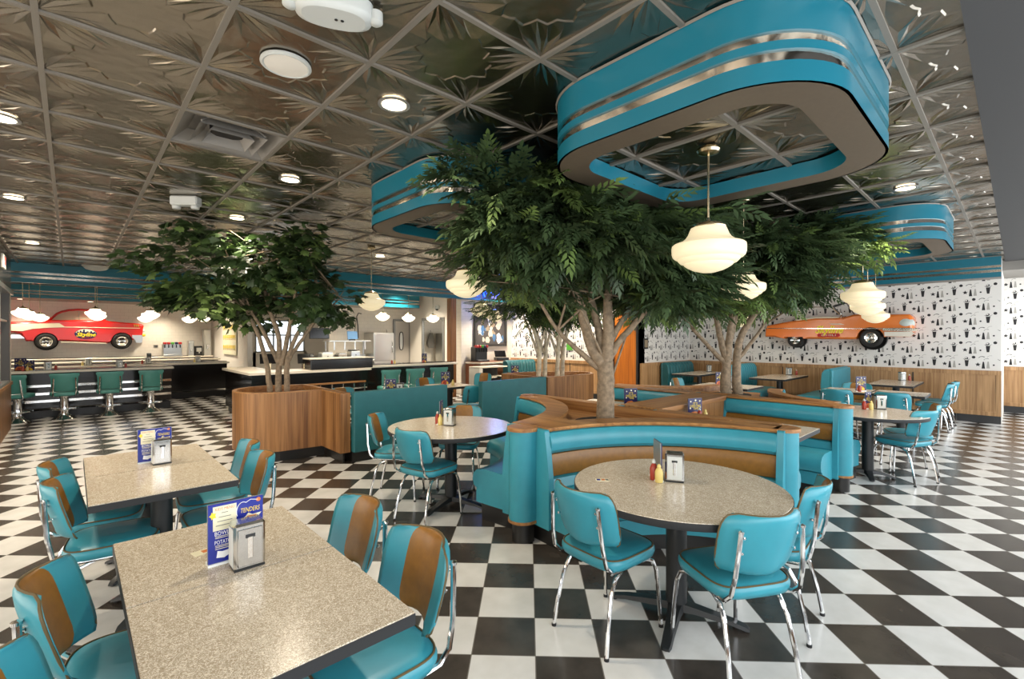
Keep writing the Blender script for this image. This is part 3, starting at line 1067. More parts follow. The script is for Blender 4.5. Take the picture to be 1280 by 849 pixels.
# ------------------------------------------------------------------ chairs
def make_chair(label):
    root = thing('diner_chair', label, 'chair')
    b = MB()
    b.loft([superloop(a, c, 4.2, 40, z) for a, c, z in ((0.165, 0.165, 0.384), (0.193, 0.193, 0.392), (0.200, 0.200, 0.412), (0.200, 0.200, 0.430), (0.190, 0.190, 0.442))], 'teal_vinyl', caps=True)
    b.loft([superloop(a, c, 4.2, 40, z) for a, c, z in ((0.190, 0.190, 0.442), (0.178, 0.178, 0.449), (0.14, 0.14, 0.456), (0.06, 0.06, 0.460))], 'teal_vinyl', caps=True)
    seat = b.build('seat', root, angle=60)
    b = MB()
    b.tube(superloop(0.192, 0.192, 4.2, 40, 0.443), 0.0042, 'piping_brown', 6, closed=True)
    b.build('piping', seat)
    # curved backrest with a brown middle panel that wraps over the top
    ts = [0, 0.035, 0.10, 0.20, 0.36, 0.56, 0.72, 0.84, 0.92, 0.97, 1.0]
    wf = [0.70, 0.83, 0.93, 0.985, 1.01, 1.03, 1.03, 1.005, 0.95, 0.875, 0.76]
    tf = [0.35, 0.65, 0.9, 1.0, 1.0, 1.0, 1.0, 1.0, 0.88, 0.65, 0.35]
    ss = [-1, -0.9, -0.72, -0.5, -0.25, 0, 0.25, 0.5, 0.72, 0.9, 1]
    def pt(t, s, front):
        z = 0.496 + 0.276 * t
        x = -0.208 - 0.075 * t + 0.080 * s * s
        th = tf[ts.index(t)] * (1 - 0.75 * abs(s) ** 6)
        x += 0.024 * th if front else -0.016 * th
        return (x, s * 0.198 * wf[ts.index(t)], z)
    b = MB()
    nS = len(ss)
    for front in (True, False):
        for k in range(len(ts) - 1):
            for i in range(nS - 1):
                q = [pt(ts[k], ss[i], front), pt(ts[k], ss[i + 1], front), pt(ts[k + 1], ss[i + 1], front), pt(ts[k + 1], ss[i], front)]
                mid = (ss[i] + ss[i + 1]) / 2
                m = 'brown_vinyl' if (front and abs(mid) < 0.5) else 'teal_vinyl'
                b.add(q, [(0, 1, 2, 3) if front else (3, 2, 1, 0)], m, True)
    # rim strip closing front to back, brown over the middle of the top
    rim = [(ts[0], s) for s in ss] + [(t, 1) for t in ts[1:]] + [(ts[-1], s) for s in reversed(ss[:-1])] + [(t, -1) for t in reversed(ts[1:-1])]
    for i in range(len(rim)):
        a, c = rim[i], rim[(i + 1) % len(rim)]
        top = a[0] == 1.0 and c[0] == 1.0 and abs((a[1] + c[1]) / 2) < 0.62
        b.add([pt(a[0], a[1], True), pt(c[0], c[1], True), pt(c[0], c[1], False), pt(a[0], a[1], False)], [(0, 3, 2, 1)], 'brown_vinyl' if top else 'teal_vinyl', True)
    bb = b.build('backrest', root, angle=70)
    bm = bmesh.new(); bm.from_mesh(bb.data); bmesh.ops.remove_doubles(bm, verts=bm.verts, dist=0.0004); bm.to_mesh(bb.data); bm.free()
    b = MB()
    path = []
    for t, s in [(0.035, -1), (0.1, -1), (0.36, -1), (0.72, -1), (0.84, -1), (0.92, -1), (0.97, -1), (1.0, -0.9)] + [(1.0, s) for s in ss[2:-2]] + [(1.0, 0.9), (0.97, 1), (0.92, 1), (0.84, 1), (0.72, 1), (0.36, 1), (0.1, 1), (0.035, 1)]:
        f_, g_ = pt(t, s, True), pt(t, s, False)
        path.append(tuple(0.35 * f_[k] + 0.65 * g_[k] for k in range(3)))
    b.tube(path, 0.0045, 'piping_brown', 6)
    b.build('piping', bb)
    r = 0.0105
    for sy in (-1, 1):
        b = MB()
        b.tube([(0.02, sy * 0.150, 0.376), (0.11, sy * 0.158, 0.374), (0.158, sy * 0.164, 0.352), (0.182, sy * 0.170, 0.30), (0.196, sy * 0.178, 0.15), (0.205, sy * 0.185, 0.012)], r, 'chrome', 8)
        lg = b.build('leg', root)
        b = MB(); b.cyl((0.205, sy * 0.185, 0), 0.0125, 0.014, 'rubber', 10); b.build('foot_cap', lg)
        b = MB()
        b.tube([(0.06, sy * 0.142, 0.372), (-0.06, sy * 0.148, 0.370), (-0.125, sy * 0.152, 0.345), (-0.165, sy * 0.158, 0.28), (-0.20, sy * 0.168, 0.14), (-0.222, sy * 0.176, 0.012)], r, 'chrome', 8)
        lg = b.build('leg', root)
        b = MB(); b.cyl((-0.222, sy * 0.176, 0), 0.0125, 0.014, 'rubber', 10); b.build('foot_cap', lg)
        b = MB()
        b.tube([(-0.252, sy * 0.150, 0.705), (-0.248, sy * 0.156, 0.64), (-0.238, sy * 0.166, 0.52), (-0.218, sy * 0.172, 0.43), (-0.18, sy * 0.172, 0.392), (-0.10, sy * 0.166, 0.382), (0.05, sy * 0.156, 0.380)], r, 'chrome', 8)
        b.lathe([(0.0, 0), (0.013, 0.002), (0.014, 0.012), (0.0, 0.018)], 'chrome', (-0.252, sy * 0.150, 0.702), 10)
        po = b.build('back_post', root)
        for z in (0.68, 0.61):
            b = MB()
            x = -0.258 + (0.715 - z) * 0.2
            b.lathe([(0.0, 0.004), (0.006, 0.003), (0.008, -0.008)], 'chrome', (0, 0, 0), 10, M=Matrix.Translation((x + 0.004, sy * 0.130, z)) @ Matrix.Rotation(-PI / 2, 4, 'Y'))
            b.build('bolt', po)
    b = MB()
    b.tube([(0.10, -0.158, 0.374), (0.10, 0.158, 0.374)], 0.008, 'chrome', 6)
    b.tube([(-0.07, -0.150, 0.370), (-0.07, 0.150, 0.370)], 0.008, 'chrome', 6)
    b.build('seat_frame', root)
    return root
chair0 = None
def chair(x, y, deg, label, group='turquoise diner chairs with a brown back panel'):
    global chair0
    if chair0 is None:
        chair0 = make_chair(label)
        chair0['group'] = group
        KIDS[chair0.name] = [(c, kids(c)) for c in kids(chair0)]
        chair0.location = (x, y, 0)
        chair0.rotation_euler = (0, 0, math.radians(deg))
        return chair0
    return dup(chair0, (x, y, 0), math.radians(deg), label, group)

chair(0.74, 1.52, 180, 'chair on the right of the nearest speckled table, seat in full view')
chair(0.74, 2.02, 180, 'chair on the right of the nearest table by its seam, only the back showing')
chair(0.16, 2.02, -10, 'chair on the left of the nearest table, chrome back posts in view')
chair(0.09, 1.50, -8, 'chair cut off by the bottom left corner of the photo')
chair(0.17, 3.36, -8, 'nearer chair on the left of the second speckled table')
chair(0.14, 3.84, -10, 'farther chair on the left of the second speckled table')
chair(0.67, 3.30, 180, 'nearer chair on the right of the second speckled table')
chair(0.70, 3.75, 176, 'farther chair on the right of the second speckled table')
chair(2.06, 1.47, -4, 'chair on the post side of the round table under the big soffit ring')
chair(2.27, 0.92, 60, 'chair with its back to the camera at the round table under the big ring')
chair(2.79, 0.93, 95, 'chair seen edge on at the round table under the big soffit ring')
chair(2.30, 4.07, -45, 'chair on the post side of the round table by the long bench back')
chair(2.21, 3.40, 12, 'chair with its back to the camera at the round table by the long bench')
chair(2.95, 3.96, 222, 'chair behind the round table by the long bench back facing the camera')
chair(6.49, 0.84, 66, 'nearest chair at the round table by the aisle post, aisle side')
chair(6.97, 0.86, 112, 'second chair at the round table by the aisle post, behind the aisle-side one')
# more of the same farther back
chair(8.30, 1.80, 0, 'chair with its back to the camera at the menu end of the far double table', 'chairs at the far tables')
chair(8.36, 1.17, 0, 'chair with its back to the camera just behind the round table by the aisle post', 'chairs at the far tables')
chair(9.22, 1.80, 180, 'chair facing the camera across the far double table', 'chairs at the far tables')
chair(10.35, 0.98, 92, 'inner chair of the pair at the wall table', 'chairs at the far tables')
chair(10.95, 0.96, 88, 'outer chair of the pair at the wall table, nearest the wainscot', 'chairs at the far tables')
chair(4.62, 6.02, 90, 'chair facing away at the table between the two bench backs', 'chairs at the far tables')
chair(4.75, 7.25, -90, 'chair facing the camera at the table between the two bench backs', 'chairs at the far tables')
chair(6.10, 7.55, 200, 'chair in front of the drinks counter, nearer the wooden column', 'chairs at the far tables')
chair(6.55, 7.35, 180, 'chair in front of the drinks counter, nearer the birch planter', 'chairs at the far tables')
chair(8.1, 4.05, -90, 'chair at the table behind the twin tree trunks', 'chairs at the far tables')

# ------------------------------------------------------------------ tables
TH = 0.708
def table_base(root, r=0.052, reach=0.27, a0=PI / 4, n=4):
    b = MB()
    b.cyl((0, 0, 0.06), r, TH - 0.09, 'black_metal', 20)
    b.cyl((0, 0, TH - 0.05), 0.14, 0.014, 'black_metal', 20)
    b.build('column', root)
    for k in range(n):
        a = a0 + 2 * PI * k / n
        c, s = math.cos(a), math.sin(a)
        b = MB()
        rings = []
        for d, z, w, hh in ((0.02, 0.055, 0.045, 0.03), (0.10, 0.05, 0.035, 0.022), (0.8 * reach, 0.032, 0.028, 0.014), (reach, 0.018, 0.026, 0.012), (reach + 0.02, 0.01, 0.018, 0.008)):
            rings.append([(c * d - s * u * w, s * d + c * u * w, z + v * hh) for u, v in ((-1, -0.6), (1, -0.6), (0.8, 0.8), (-0.8, 0.8))])
        b.loft(rings, 'black_metal', caps=True, smooth=True)
        b.cyl((c * reach, s * reach, 0), 0.014, 0.012, 'rubber', 10)
        b.build('foot', root)
def square_table(x, y, w, d, label, group=None, rz=0.0, reach=0.27):
    root = thing('dining_table', label, 'table', (x, y, 0), rz, group)
    b = MB(); b.box((0, 0, TH - 0.0025), (w - 0.004, d - 0.004, 0.005), 'speckle_top'); b.build('table_top', root)
    b = MB(); b.box((0, 0, TH - 0.0215), (w, d, 0.034), 'black_edge'); b.build('edge_band', root)
    table_base(root, reach=reach)
    return root
def round_table(x, y, r, label, reach=0.34):
    root = thing('round_table', label, 'table', (x, y, 0), 0, 'round speckled pedestal tables')
    b = MB(); b.lathe([(r - 0.003, TH - 0.005), (r - 0.004, TH), (0.0, TH)], 'speckle_top', n=72, smooth=False); b.build('table_top', root)
    b = MB(); b.lathe([(0.0, TH - 0.038), (r - 0.004, TH - 0.038), (r, TH - 0.03), (r, TH - 0.004), (r - 0.003, TH - 0.003)], 'black_edge', n=72); b.build('edge_band', root)
    table_base(root, 0.055, reach, a0=math.radians(20))
    return root
G2 = 'pairs of small speckled tables pushed together'
square_table(0.425, 1.50, 0.62, 0.596, 'nearer half of the table with the large blue menu, bare top', G2)
square_table(0.425, 2.103, 0.62, 0.598, 'farther half of the speckled table with the large blue menu, holding a blue menu board', G2)
square_table(0.375, 3.33, 0.64, 0.616, 'nearer half of the second speckled table on the left', G2)
square_table(0.375, 3.953, 0.64, 0.618, 'farther half of the second speckled table, carrying menu and napkins', G2)
round_table(2.42, 1.275, 0.555, 'round speckled table under the big soffit ring, before the curved booth')
round_table(2.53, 3.53, 0.56, 'round speckled table between the curved booth and the long bench back')
round_table(6.36, 1.12, 0.52, 'round speckled table by the aisle post, beyond the straight booths', 0.22)
GF = 'small tables between benches'
square_table(4.55, 1.74, 0.62, 1.08, 'square-cornered table between two straight turquoise benches', GF, reach=0.14)
square_table(4.76, 3.28, 0.58, 1.08, 'table of the booth behind the big tree trunk', GF, reach=0.14)
square_table(8.77, 1.80, 0.62, 0.6, 'half of the far double table carrying a menu stand', GF)
square_table(8.85, 1.17, 0.62, 0.6, 'bare half of the far double table', GF)
square_table(10.85, 1.50, 1.3, 0.62, 'wall table with a pair of chairs on its right', GF)
square_table(10.8, 3.40, 1.5, 0.66, 'wall table between two tufted benches', GF)
square_table(10.6, 5.02, 1.4, 0.62, 'corner wall table left of the twin-trunked tree', GF)
square_table(8.1, 3.35, 0.7, 0.9, 'table behind the twin tree trunks', GF)
square_table(4.72, 6.62, 0.62, 0.66, 'table seen in the gap between the two bench backs', GF)
square_table(7.05, 7.15, 1.0, 0.66, 'table behind the right bench back, below the drinks counter', GF)

# ------------------------------------------------------------------ things on the tables
def menu_board(x, y, rz, label, style, z=TH, w=0.175, h=0.215):
    """clear stand with a printed card; the card faces local -y"""
    root = thing('menu_stand', label, 'menu', (x, y, z), rz, 'table menu stands')
    b = MB()
    b.box((0, 0.0, h / 2), (w, 0.005, h), 'menu_blue' if style == 'blue' else 'menu_night')
    F = Matrix.Translation((0, -0.0032, 0)) @ Matrix.Rotation(PI / 2, 4, 'X')
    def flat(poly, m, d=0.0):
        b.add([(p[0], p[1], d) for p in poly], [tuple(range(len(poly)))], m, False, F)
    def rc(x0, y0, x1, y1, m, d=0.0):
        flat([(x0, y0), (x1, y0), (x1, y1), (x0, y1)], m, d)
    if style == 'blue':
        rc(-w * 0.42, h * 0.56, w * 0.0, h * 0.96, 'menu_cream')
        flat([(-w * 0.42 + 0.012 * math.cos(i * PI / 5) * (1 if i % 2 else 0.6), h * 0.82 + 0.014 * math.sin(i * PI / 5) * (1 if i % 2 else 0.6)) for i in range(10)], 'menu_yellow', 0.0006)
        b.text('KIDS MENU', 0.014, 'menu_orange', F @ Matrix.Translation((-w * 0.21, h * 0.91, 0.0004)), width=w * 0.34)
        for k, ww in enumerate((0.12, 0.22, 0.27, 0.32)):
            rc(-w * 0.21 - w * ww / 2, h * (0.84 - 0.068 * k), -w * 0.21 + w * ww / 2, h * (0.852 - 0.068 * k), 'grey_ink', 0.0004)
        b.text('TENDERS', 0.024, 'menu_yellow', F @ Matrix.Translation((w * 0.25, h * 0.80, 0.0004)), shear=0.2, width=w * 0.36)
        curl = [(w * (0.12 + 0.12 * math.cos(a) ), h * (0.80 + 0.15 * math.sin(a)), 0.0005) for a in [PI * (0.35 + 0.09 * i) for i in range(10)]]
        b.tube([tuple(p) for p in curl], 0.0012, 'white_ink', 4, M=F)
        b.tube([(w * 0.17, h * 0.93, 0.0005), (w * 0.26, h * 0.97, 0.0005), (w * 0.40, h * 0.945, 0.0005)], 0.0012, 'white_ink', 4, M=F)
        flat([(w * 0.41 + 0.008 * math.cos(i * PI / 4), h * 0.945 + 0.008 * math.sin(i * PI / 4)) for i in range(8)], 'menu_orange', 0.0006)
        flat([(w * 0.04, h * 0.66), (w * 0.16, h * 0.69), (w * 0.22, h * 0.75), (w * 0.30, h * 0.71), (w * 0.47, h * 0.72), (w * 0.40, h * 0.65), (w * 0.30, h * 0.62), (w * 0.18, h * 0.61)], 'menu_cream', 0.0004)
        flat([(w * 0.12, h * 0.655), (w * 0.20, h * 0.70), (w * 0.38, h * 0.70), (w * 0.34, h * 0.65), (w * 0.2, h * 0.632)], 'menu_orange', 0.0007)
        b.text('BOWLS', 0.020, 'white_ink', F @ Matrix.Translation((-w * 0.24, h * 0.51, 0.0004)), width=w * 0.30)
        b.text('POTATOES', 0.020, 'white_ink', F @ Matrix.Translation((-w * 0.21, h * 0.365, 0.0004)), width=w * 0.36)
        for k in range(5):
            q = (0.46, 0.435, 0.31, 0.285, 0.255)[k]
            rc(-w * 0.38, h * q, -w * (0.10 + 0.05 * (k % 2)), h * (q + 0.010), 'menu_cream', 0.0004)
        flat([(-w * 0.36, h * 0.12), (-w * 0.22, h * 0.10), (-w * 0.10, h * 0.15), (-w * 0.12, h * 0.22), (-w * 0.25, h * 0.21), (-w * 0.34, h * 0.23)], 'white_ink', 0.0004)
    else:
        for px, py, rr in ((-0.33, 0.85, 0.045), (0.02, 0.90, 0.06), (0.33, 0.86, 0.05), (-0.36, 0.52, 0.05), (0.38, 0.55, 0.04)):
            flat([(w * (px + rr * math.cos(i * PI / 5)), h * py + w * rr * math.sin(i * PI / 5)) for i in range(10)], 'menu_cream', 0.0004)
        b.text("IT'S", h * 0.15, 'menu_yellow', F @ Matrix.Translation((0, h * 0.74, 0.0004)), width=w * 0.30)
        b.text('CHEESE CONEY', h * 0.17, 'menu_yellow', F @ Matrix.Translation((0, h * 0.61, 0.0004)), width=w * 0.80)
        b.text('TIME', h * 0.16, 'menu_yellow', F @ Matrix.Translation((w * 0.04, h * 0.48, 0.0004)), width=w * 0.38)
        flat([(-w * 0.45, h * 0.05), (w * 0.40, h * 0.05), (w * 0.30, h * 0.24), (w * 0.05, h * 0.36), (-w * 0.25, h * 0.33), (-w * 0.42, h * 0.2)], 'menu_orange', 0.0004)
        flat([(-w * 0.32, h * 0.08), (w * 0.02, h * 0.07), (w * 0.05, h * 0.25), (-w * 0.2, h * 0.27)], 'ketchup_red', 0.0007)
        flat([(w * 0.08, h * 0.08), (w * 0.34, h * 0.08), (w * 0.30, h * 0.2), (w * 0.1, h * 0.28)], 'menu_yellow', 0.0007)
    b.build('card', root)
    b = MB()
    b.box((0, 0.012, 0.004), (w * 1.02, 0.045, 0.008), 'glass_clear')
    b.box((0, 0.0055, h / 2), (w * 1.02, 0.003, h * 1.01), 'frame_grey')
    b.build('stand', root)
    return root
def napkin_box(x, y, rz, label, z=TH, white=False):
    root = thing('napkin_dispenser', label, 'napkin dispenser', (x, y, z), rz, 'napkin dispensers')
    b = MB(); b.box((0, 0, 0.082), (0.10, 0.075, 0.158), 'napkin_chrome', bev=0.008); b.box((0, 0, 0.004), (0.096, 0.07, 0.008), 'black_metal'); b.build('body', root)
    for s in (-1, 1):
        b = MB()
        b.box((0, s * 0.040, 0.080), (0.078, 0.006, 0.128), 'white_plastic' if white else 'napkin_chrome', bev=0.002)
        b.box((0, s * 0.0435, 0.078), (0.016, 0.004, 0.075), 'chrome', bev=0.0018)
        b.box((0, s * 0.0432, 0.118), (0.03, 0.003, 0.012), 'black_metal')
        b.build('face_plate', root)
    b = MB()
    b.box((-0.0505, 0, 0.08), (0.002, 0.055, 0.13), 'white_plastic')
    b.build('paper_napkin', root)
    return root
def bottle(x, y, label, kind, z=TH):
    root = thing('sauce_bottle', label, 'bottle', (x, y, z), 0, 'sauce bottles on the tables')
    m = 'ketchup_red' if kind == 'red' else 'mustard'
    h = 0.108 if kind == 'red' else 0.094
    b = MB(); b.lathe([(0.0, 0), (0.021, 0.002), (0.022, 0.01), (0.022, h * 0.62), (0.016, h * 0.78), (0.010, h * 0.86), (0.009, h * 0.9)], m, n=18, cap1=True); b.build('body', root)
    b = MB(); b.lathe([(0.011, h * 0.88), (0.012, h * 0.96), (0.006, h * 1.06), (0.0, h * 1.1)], 'white_plastic' if kind == 'red' else m, n=14); b.build('cap', root)
    return root
menu_board(0.435, 1.93, 0.0, 'blue menu board on the large near speckled table', 'blue')
napkin_box(0.452, 1.855, 0.0, 'chrome napkin dispenser before the blue menu board on the large near speckled table')
menu_board(0.395, 3.82, 0.0, 'blue menu board on the second speckled table', 'blue')
napkin_box(0.420, 3.735, 0.0, 'chrome napkin dispenser on the second speckled table')
menu_board(2.445, 1.40, math.radians(47), 'menu board seen edge on at the round table under the big soffit ring', 'night', w=0.13)
napkin_box(2.475, 1.315, math.radians(-62), 'napkin dispenser on the round table under the big soffit ring', white=True)
bottle(2.408, 1.405, 'red sauce bottle on the round table under the big soffit ring', 'red')
bottle(2.385, 1.36, 'yellow mustard bottle on the round table under the big soffit ring', 'yellow')
menu_board(2.53, 3.68, math.radians(45), 'menu board seen edge on at the round table by the long bench back', 'night', w=0.13)
napkin_box(2.535, 3.555, math.radians(-62), 'napkin dispenser on the round table by the long bench back', white=True)
bottle(2.482, 3.63, 'yellow mustard bottle on the round table by the long bench back', 'yellow')
bottle(2.50, 3.70, 'red sauce bottle on the round table by the long bench back', 'red')
menu_board(6.60, 1.16, math.radians(-20), 'dark starry menu board on the round table by the aisle post', 'night', w=0.10, h=0.19)
napkin_box(6.66, 1.06, math.radians(-62), 'white napkin dispenser on the round table by the aisle post', white=True)
bottle(6.51, 1.18, 'red sauce bottle before the menu on the round table by the aisle post', 'red')
bottle(6.53, 1.12, 'mustard bottle before the menu on the round table by the aisle post', 'yellow')
menu_board(4.55, 2.20, math.radians(-22), 'starry menu board on the square booth table', 'night', w=0.17, h=0.20)
bottle(4.50, 2.13, 'red sauce bottle below the menu on the square booth table', 'red')
bottle(4.56, 2.10, 'mustard bottle below the menu on the square booth table', 'yellow')
menu_board(4.72, 3.05, math.radians(-25), 'starry menu board behind the wooden divider', 'night', w=0.17, h=0.22)
menu_board(8.72, 1.62, math.radians(-35), 'starry menu board on the far double table', 'night', w=0.17, h=0.22)
bottle(8.62, 1.62, 'red sauce bottle on the far double table', 'red')
menu_board(8.05, 3.45, math.radians(-30), 'starry menu board left of the twin tree trunks', 'night', w=0.17, h=0.22)
napkin_box(8.2, 3.3, math.radians(-40), 'napkin dispenser left of the twin tree trunks', white=True)
napkin_box(11.5, 1.50, math.radians(-45), 'napkin dispenser on the wall table with the pair of chairs', white=True)
napkin_box(11.4, 3.40, math.radians(-45), 'napkin dispenser on the wall table between tufted benches', white=True)
napkin_box(11.1, 5.02, math.radians(-45), 'napkin dispenser on the corner wall table', white=True)
bottle(11.55, 1.40, 'sauce bottle on the wall table with the pair of chairs', 'red')
bottle(11.5, 3.28, 'sauce bottle on the wall table between tufted benches', 'red')
menu_board(4.70, 6.72, math.radians(-30), 'starry menu board in the gap between bench backs', 'night', w=0.15, h=0.22)
bottle(4.62, 6.60, 'red sauce bottle in the gap between bench backs', 'red')
bottle(4.70, 6.50, 'mustard bottle in the gap between bench backs', 'yellow')
menu_board(6.85, 7.25, math.radians(-30), 'starry menu board below the drinks counter', 'night', w=0.17, h=0.22)
bottle(6.8, 7.12, 'red sauce bottle below the drinks counter', 'red')
b = MB()
card = [(-0.03, -0.02), (0.03, -0.02), (0.03, 0.02), (-0.03, 0.02)]
b.box((0, 0, 0.001), (0.075, 0.045, 0.002), 'menu_cream')
b.box((-0.022, 0.0, 0.0022), (0.02, 0.03, 0.001), 'menu_blue')
b.box((0.004, 0.0, 0.0022), (0.018, 0.026, 0.001), 'menu_orange')
b.box((0.026, 0.0, 0.0022), (0.016, 0.03, 0.001), 'grey_ink')
o = b.build('table_card', None, (2.19, 1.60, TH), math.radians(-45))
tag(o, 'small printed card lying on the round table under the big soffit ring', 'card')
b = MB()
b.box((0, 0, 0.001), (0.07, 0.045, 0.002), 'menu_cream')
b.box((0.01, 0.0, 0.0022), (0.03, 0.025, 0.001), 'menu_orange')
o = b.build('table_card', None, (0.36, 2.08, TH), 0.2)
tag(o, 'small printed card beside the blue menu on the large near speckled table', 'card')

# ------------------------------------------------------------------ trees
RX, RY = math.cos(YAW), -math.sin(YAW)      # across the view
FX, FY = math.sin(YAW), math.cos(YAW)       # away from the entrance
def rf(r, f, z):
    return (r * RX + f * FX, r * RY + f * FY, z)

FROND = []
for k in range(9):
    a = (-1) ** k * (0.82 - 0.045 * k)
    d = 0.10 + 0.095 * k
    FROND.append((d, a, 0.46 - 0.022 * k))
FROND.append((0.92, 0.0, 0.36))
def frond(b_v, b_f, p, t, n, L):
    """a feathery spray: narrow leaflets to both sides of a stalk"""
    s = t.cross(n)
    for d, a, l in FROND:
        o = p + t * (d * L)
        u = (t * math.cos(a) + s * math.sin(a)).normalized()
        v = n.cross(u)
        e = o + u * (l * L) - n * (0.10 * l * L)
        m = o + u * (l * L * 0.45) + n * (0.03 * L)
        w = 0.058 * L
        i = len(b_v)
        b_v += [o, m + v * w, e, m - v * w]
        b_f.append((i, i + 1, i + 2, i + 3))
MAPLE = [(0, 0), (0.30, 0.10), (0.42, 0.02), (0.40, 0.26), (0.62, 0.42), (0.36, 0.50), (0.30, 0.78), (0.16, 0.70), (0.0, 1.05)]
MAPLE = MAPLE + [(-x, y) for x, y in reversed(MAPLE[1:-1])]
def maple(b_v, b_f, p, t, n, L):
    s = t.cross(n)
    i = len(b_v)
    for x, y in MAPLE:
        b_v.append(p + s * (x * L) + t * (y * L) + n * (-abs(x) * 0.25 * L - 0.15 * y * y * L))
    k = len(MAPLE)
    c = len(b_v)
    b_v.append(p + t * (0.35 * L))
    for q in range(k):
        b_f.append((i + q, i + (q + 1) % k, c))

def foliage(name, parent, base, blobs, n, L, kind, m, rng, keep=None, hole=None, shell=0.5):
    """leaves of one crown, spread over the ends of its twigs"""
    bv, bf = [], []
    lv, lf = [], []
    cnt = 0
    tries = 0
    # leaves hang in small clumps at the twig ends, so the crown has gaps
    clumps = []
    for c, r in blobs:
        for _ in range(max(3, int(16 * r[0]))):
            while True:
                q = Vector((rng.uniform(-1, 1), rng.uniform(-1, 1), rng.uniform(-1, 1)))
                if shell < q.length < 1.05:
                    break
            k = rng.uniform(0.15, 0.30)
            clumps.append(((c[0] + q.x * r[0], c[1] + q.y * r[1], c[2] + q.z * r[2]), (k * 1.25, k * 1.25, k * 0.75), (c, rng.random() < (0.13 if kind == 'frond' else 0.07))))
    while cnt < n and tries < n * 14:
        tries += 1
        c, r, bc = rng.choice(clumps)
        while True:
            q = Vector((rng.uniform(-1, 1), rng.uniform(-1, 1), rng.uniform(-1, 1)))
            if q.length < 1:
                break
        r_, f_, z_ = c[0] + q.x * r[0], c[1] + q.y * r[1], c[2] + q.z * r[2]
        if hole and hole(r_, f_, z_):
            continue
        p = Vector(rf(r_, f_, z_))
        w = Vector((base[0] + p.x, base[1] + p.y, p.z))
        if w.z > CZ - 0.03 or (keep and not keep(w)):
            continue
        bc, light = bc
        cc = Vector(rf(bc[0], bc[1], bc[2]))
        out = (p - cc)
        out.z *= 0.3
        if out.length < 1e-3:
            continue
        out.normalize()
        t = (out + Vector((rng.uniform(-.8, .8), rng.uniform(-.8, .8), rng.uniform(-.9, 0.25)))).normalized()
        nn = Vector((rng.uniform(-.6, .6), rng.uniform(-.6, .6), 1.0))
        nn = (nn - t * nn.dot(t)).normalized()
        l = L * rng.uniform(0.7, 1.25)
        if w.z + t.z * l > CZ - 0.02:
            continue
        light = light or rng.random() < 0.05
        (frond if kind == 'frond' else maple)(lv if light else bv, lf if light else bf, p, t, nn, l)
        cnt += 1
    b = MB()
    b.add([tuple(v) for v in bv], bf, m, True)
    b.add([tuple(v) for v in lv], lf, 'leaf_light', True)
    return b.build(name, parent, angle=180)

def tree(name, label, base, stems, blobs, n, L, kind, leaf_m, bark_m, seed, keep=None, twigs=26, hole=None):
    rng = random.Random(seed)
    root = thing(name, label, 'tree', (base[0], base[1], 0), 0)
    b = MB()
    first = True
    for k, (pts, r0, r1) in enumerate(stems):
        path = []
        P = [Vector(rf(*p)) for p in pts]
        for i in range(len(P) - 1):
            for j in range(5):
                t = j / 5.0
                a = P[max(i - 1, 0)]; q0 = P[i]; q1 = P[i + 1]; d = P[min(i + 2, len(P) - 1)]
                h = 0.5 * ((2 * q0) + (q1 - a) * t + (2 * a - 5 * q0 + 4 * q1 - d) * t * t + (3 * q0 - a - 3 * q1 + d) * t ** 3)
                path.append(h + Vector((rng.uniform(-1, 1), rng.uniform(-1, 1), 0)) * 0.006)
        path.append(P[-1])
        K = len(path)
        bb = MB()
        bb.tube([tuple(p) for p in path], [r0 + (r1 - r0) * (i / (K - 1)) for i in range(K)], bark_m, 10)
        bb.build('trunk' if k == 0 else 'branch', root, angle=180)
    b = MB()
    for k in range(twigs):
        c, r = rng.choice(blobs)
        st = rng.choice(stems)[0]
        s = Vector(rf(*st[-1 if rng.random() < 0.6 else -2]))
        e = Vector(rf(c[0] + rng.uniform(-.7, .7) * r[0], c[1] + rng.uniform(-.7, .7) * r[1], min(CZ - 0.12, c[2] + rng.uniform(-.6, .7) * r[2])))
        if keep and not keep(Vector((base[0] + e.x, base[1] + e.y, e.z))):
            continue
        m_ = (s + e) / 2 + Vector((rng.uniform(-.08, .08), rng.uniform(-.08, .08), rng.uniform(0, .12)))
        b.tube([tuple(s), tuple(m_), tuple(e)], [0.012, 0.009, 0.004], bark_m, 5)
    b.build('twig', root, angle=180)
    foliage('foliage', root, base, blobs, n, L, kind, leaf_m, rng, keep, hole)
    return root

LAMPS = [(2.75, 1.25, 2.02), (2.86, 3.72, 2.03), (4.92, 1.88, 2.01), (3.36, 6.76, 2.05), (6.47, 1.19, 1.98), (8.25, 1.46, 1.95), (5.75, 7.03, 2.03), (7.55, 8.72, 2.03)]
def clear_of_rings(w):
    for x, y, z in LAMPS:
        d = math.hypot(w.x - x, w.y - y)
        if (d < 0.36 and abs(w.z - z) < 0.30) or (d < 0.12 and w.z > z):
            return False
    for x0, y0, x1, y1 in RINGS:
        if x0 - 0.02 < w.x < x1 + 0.02 and y0 - 0.02 < w.y < y1 + 0.02 and w.z > 2.47:
            return False
    return True

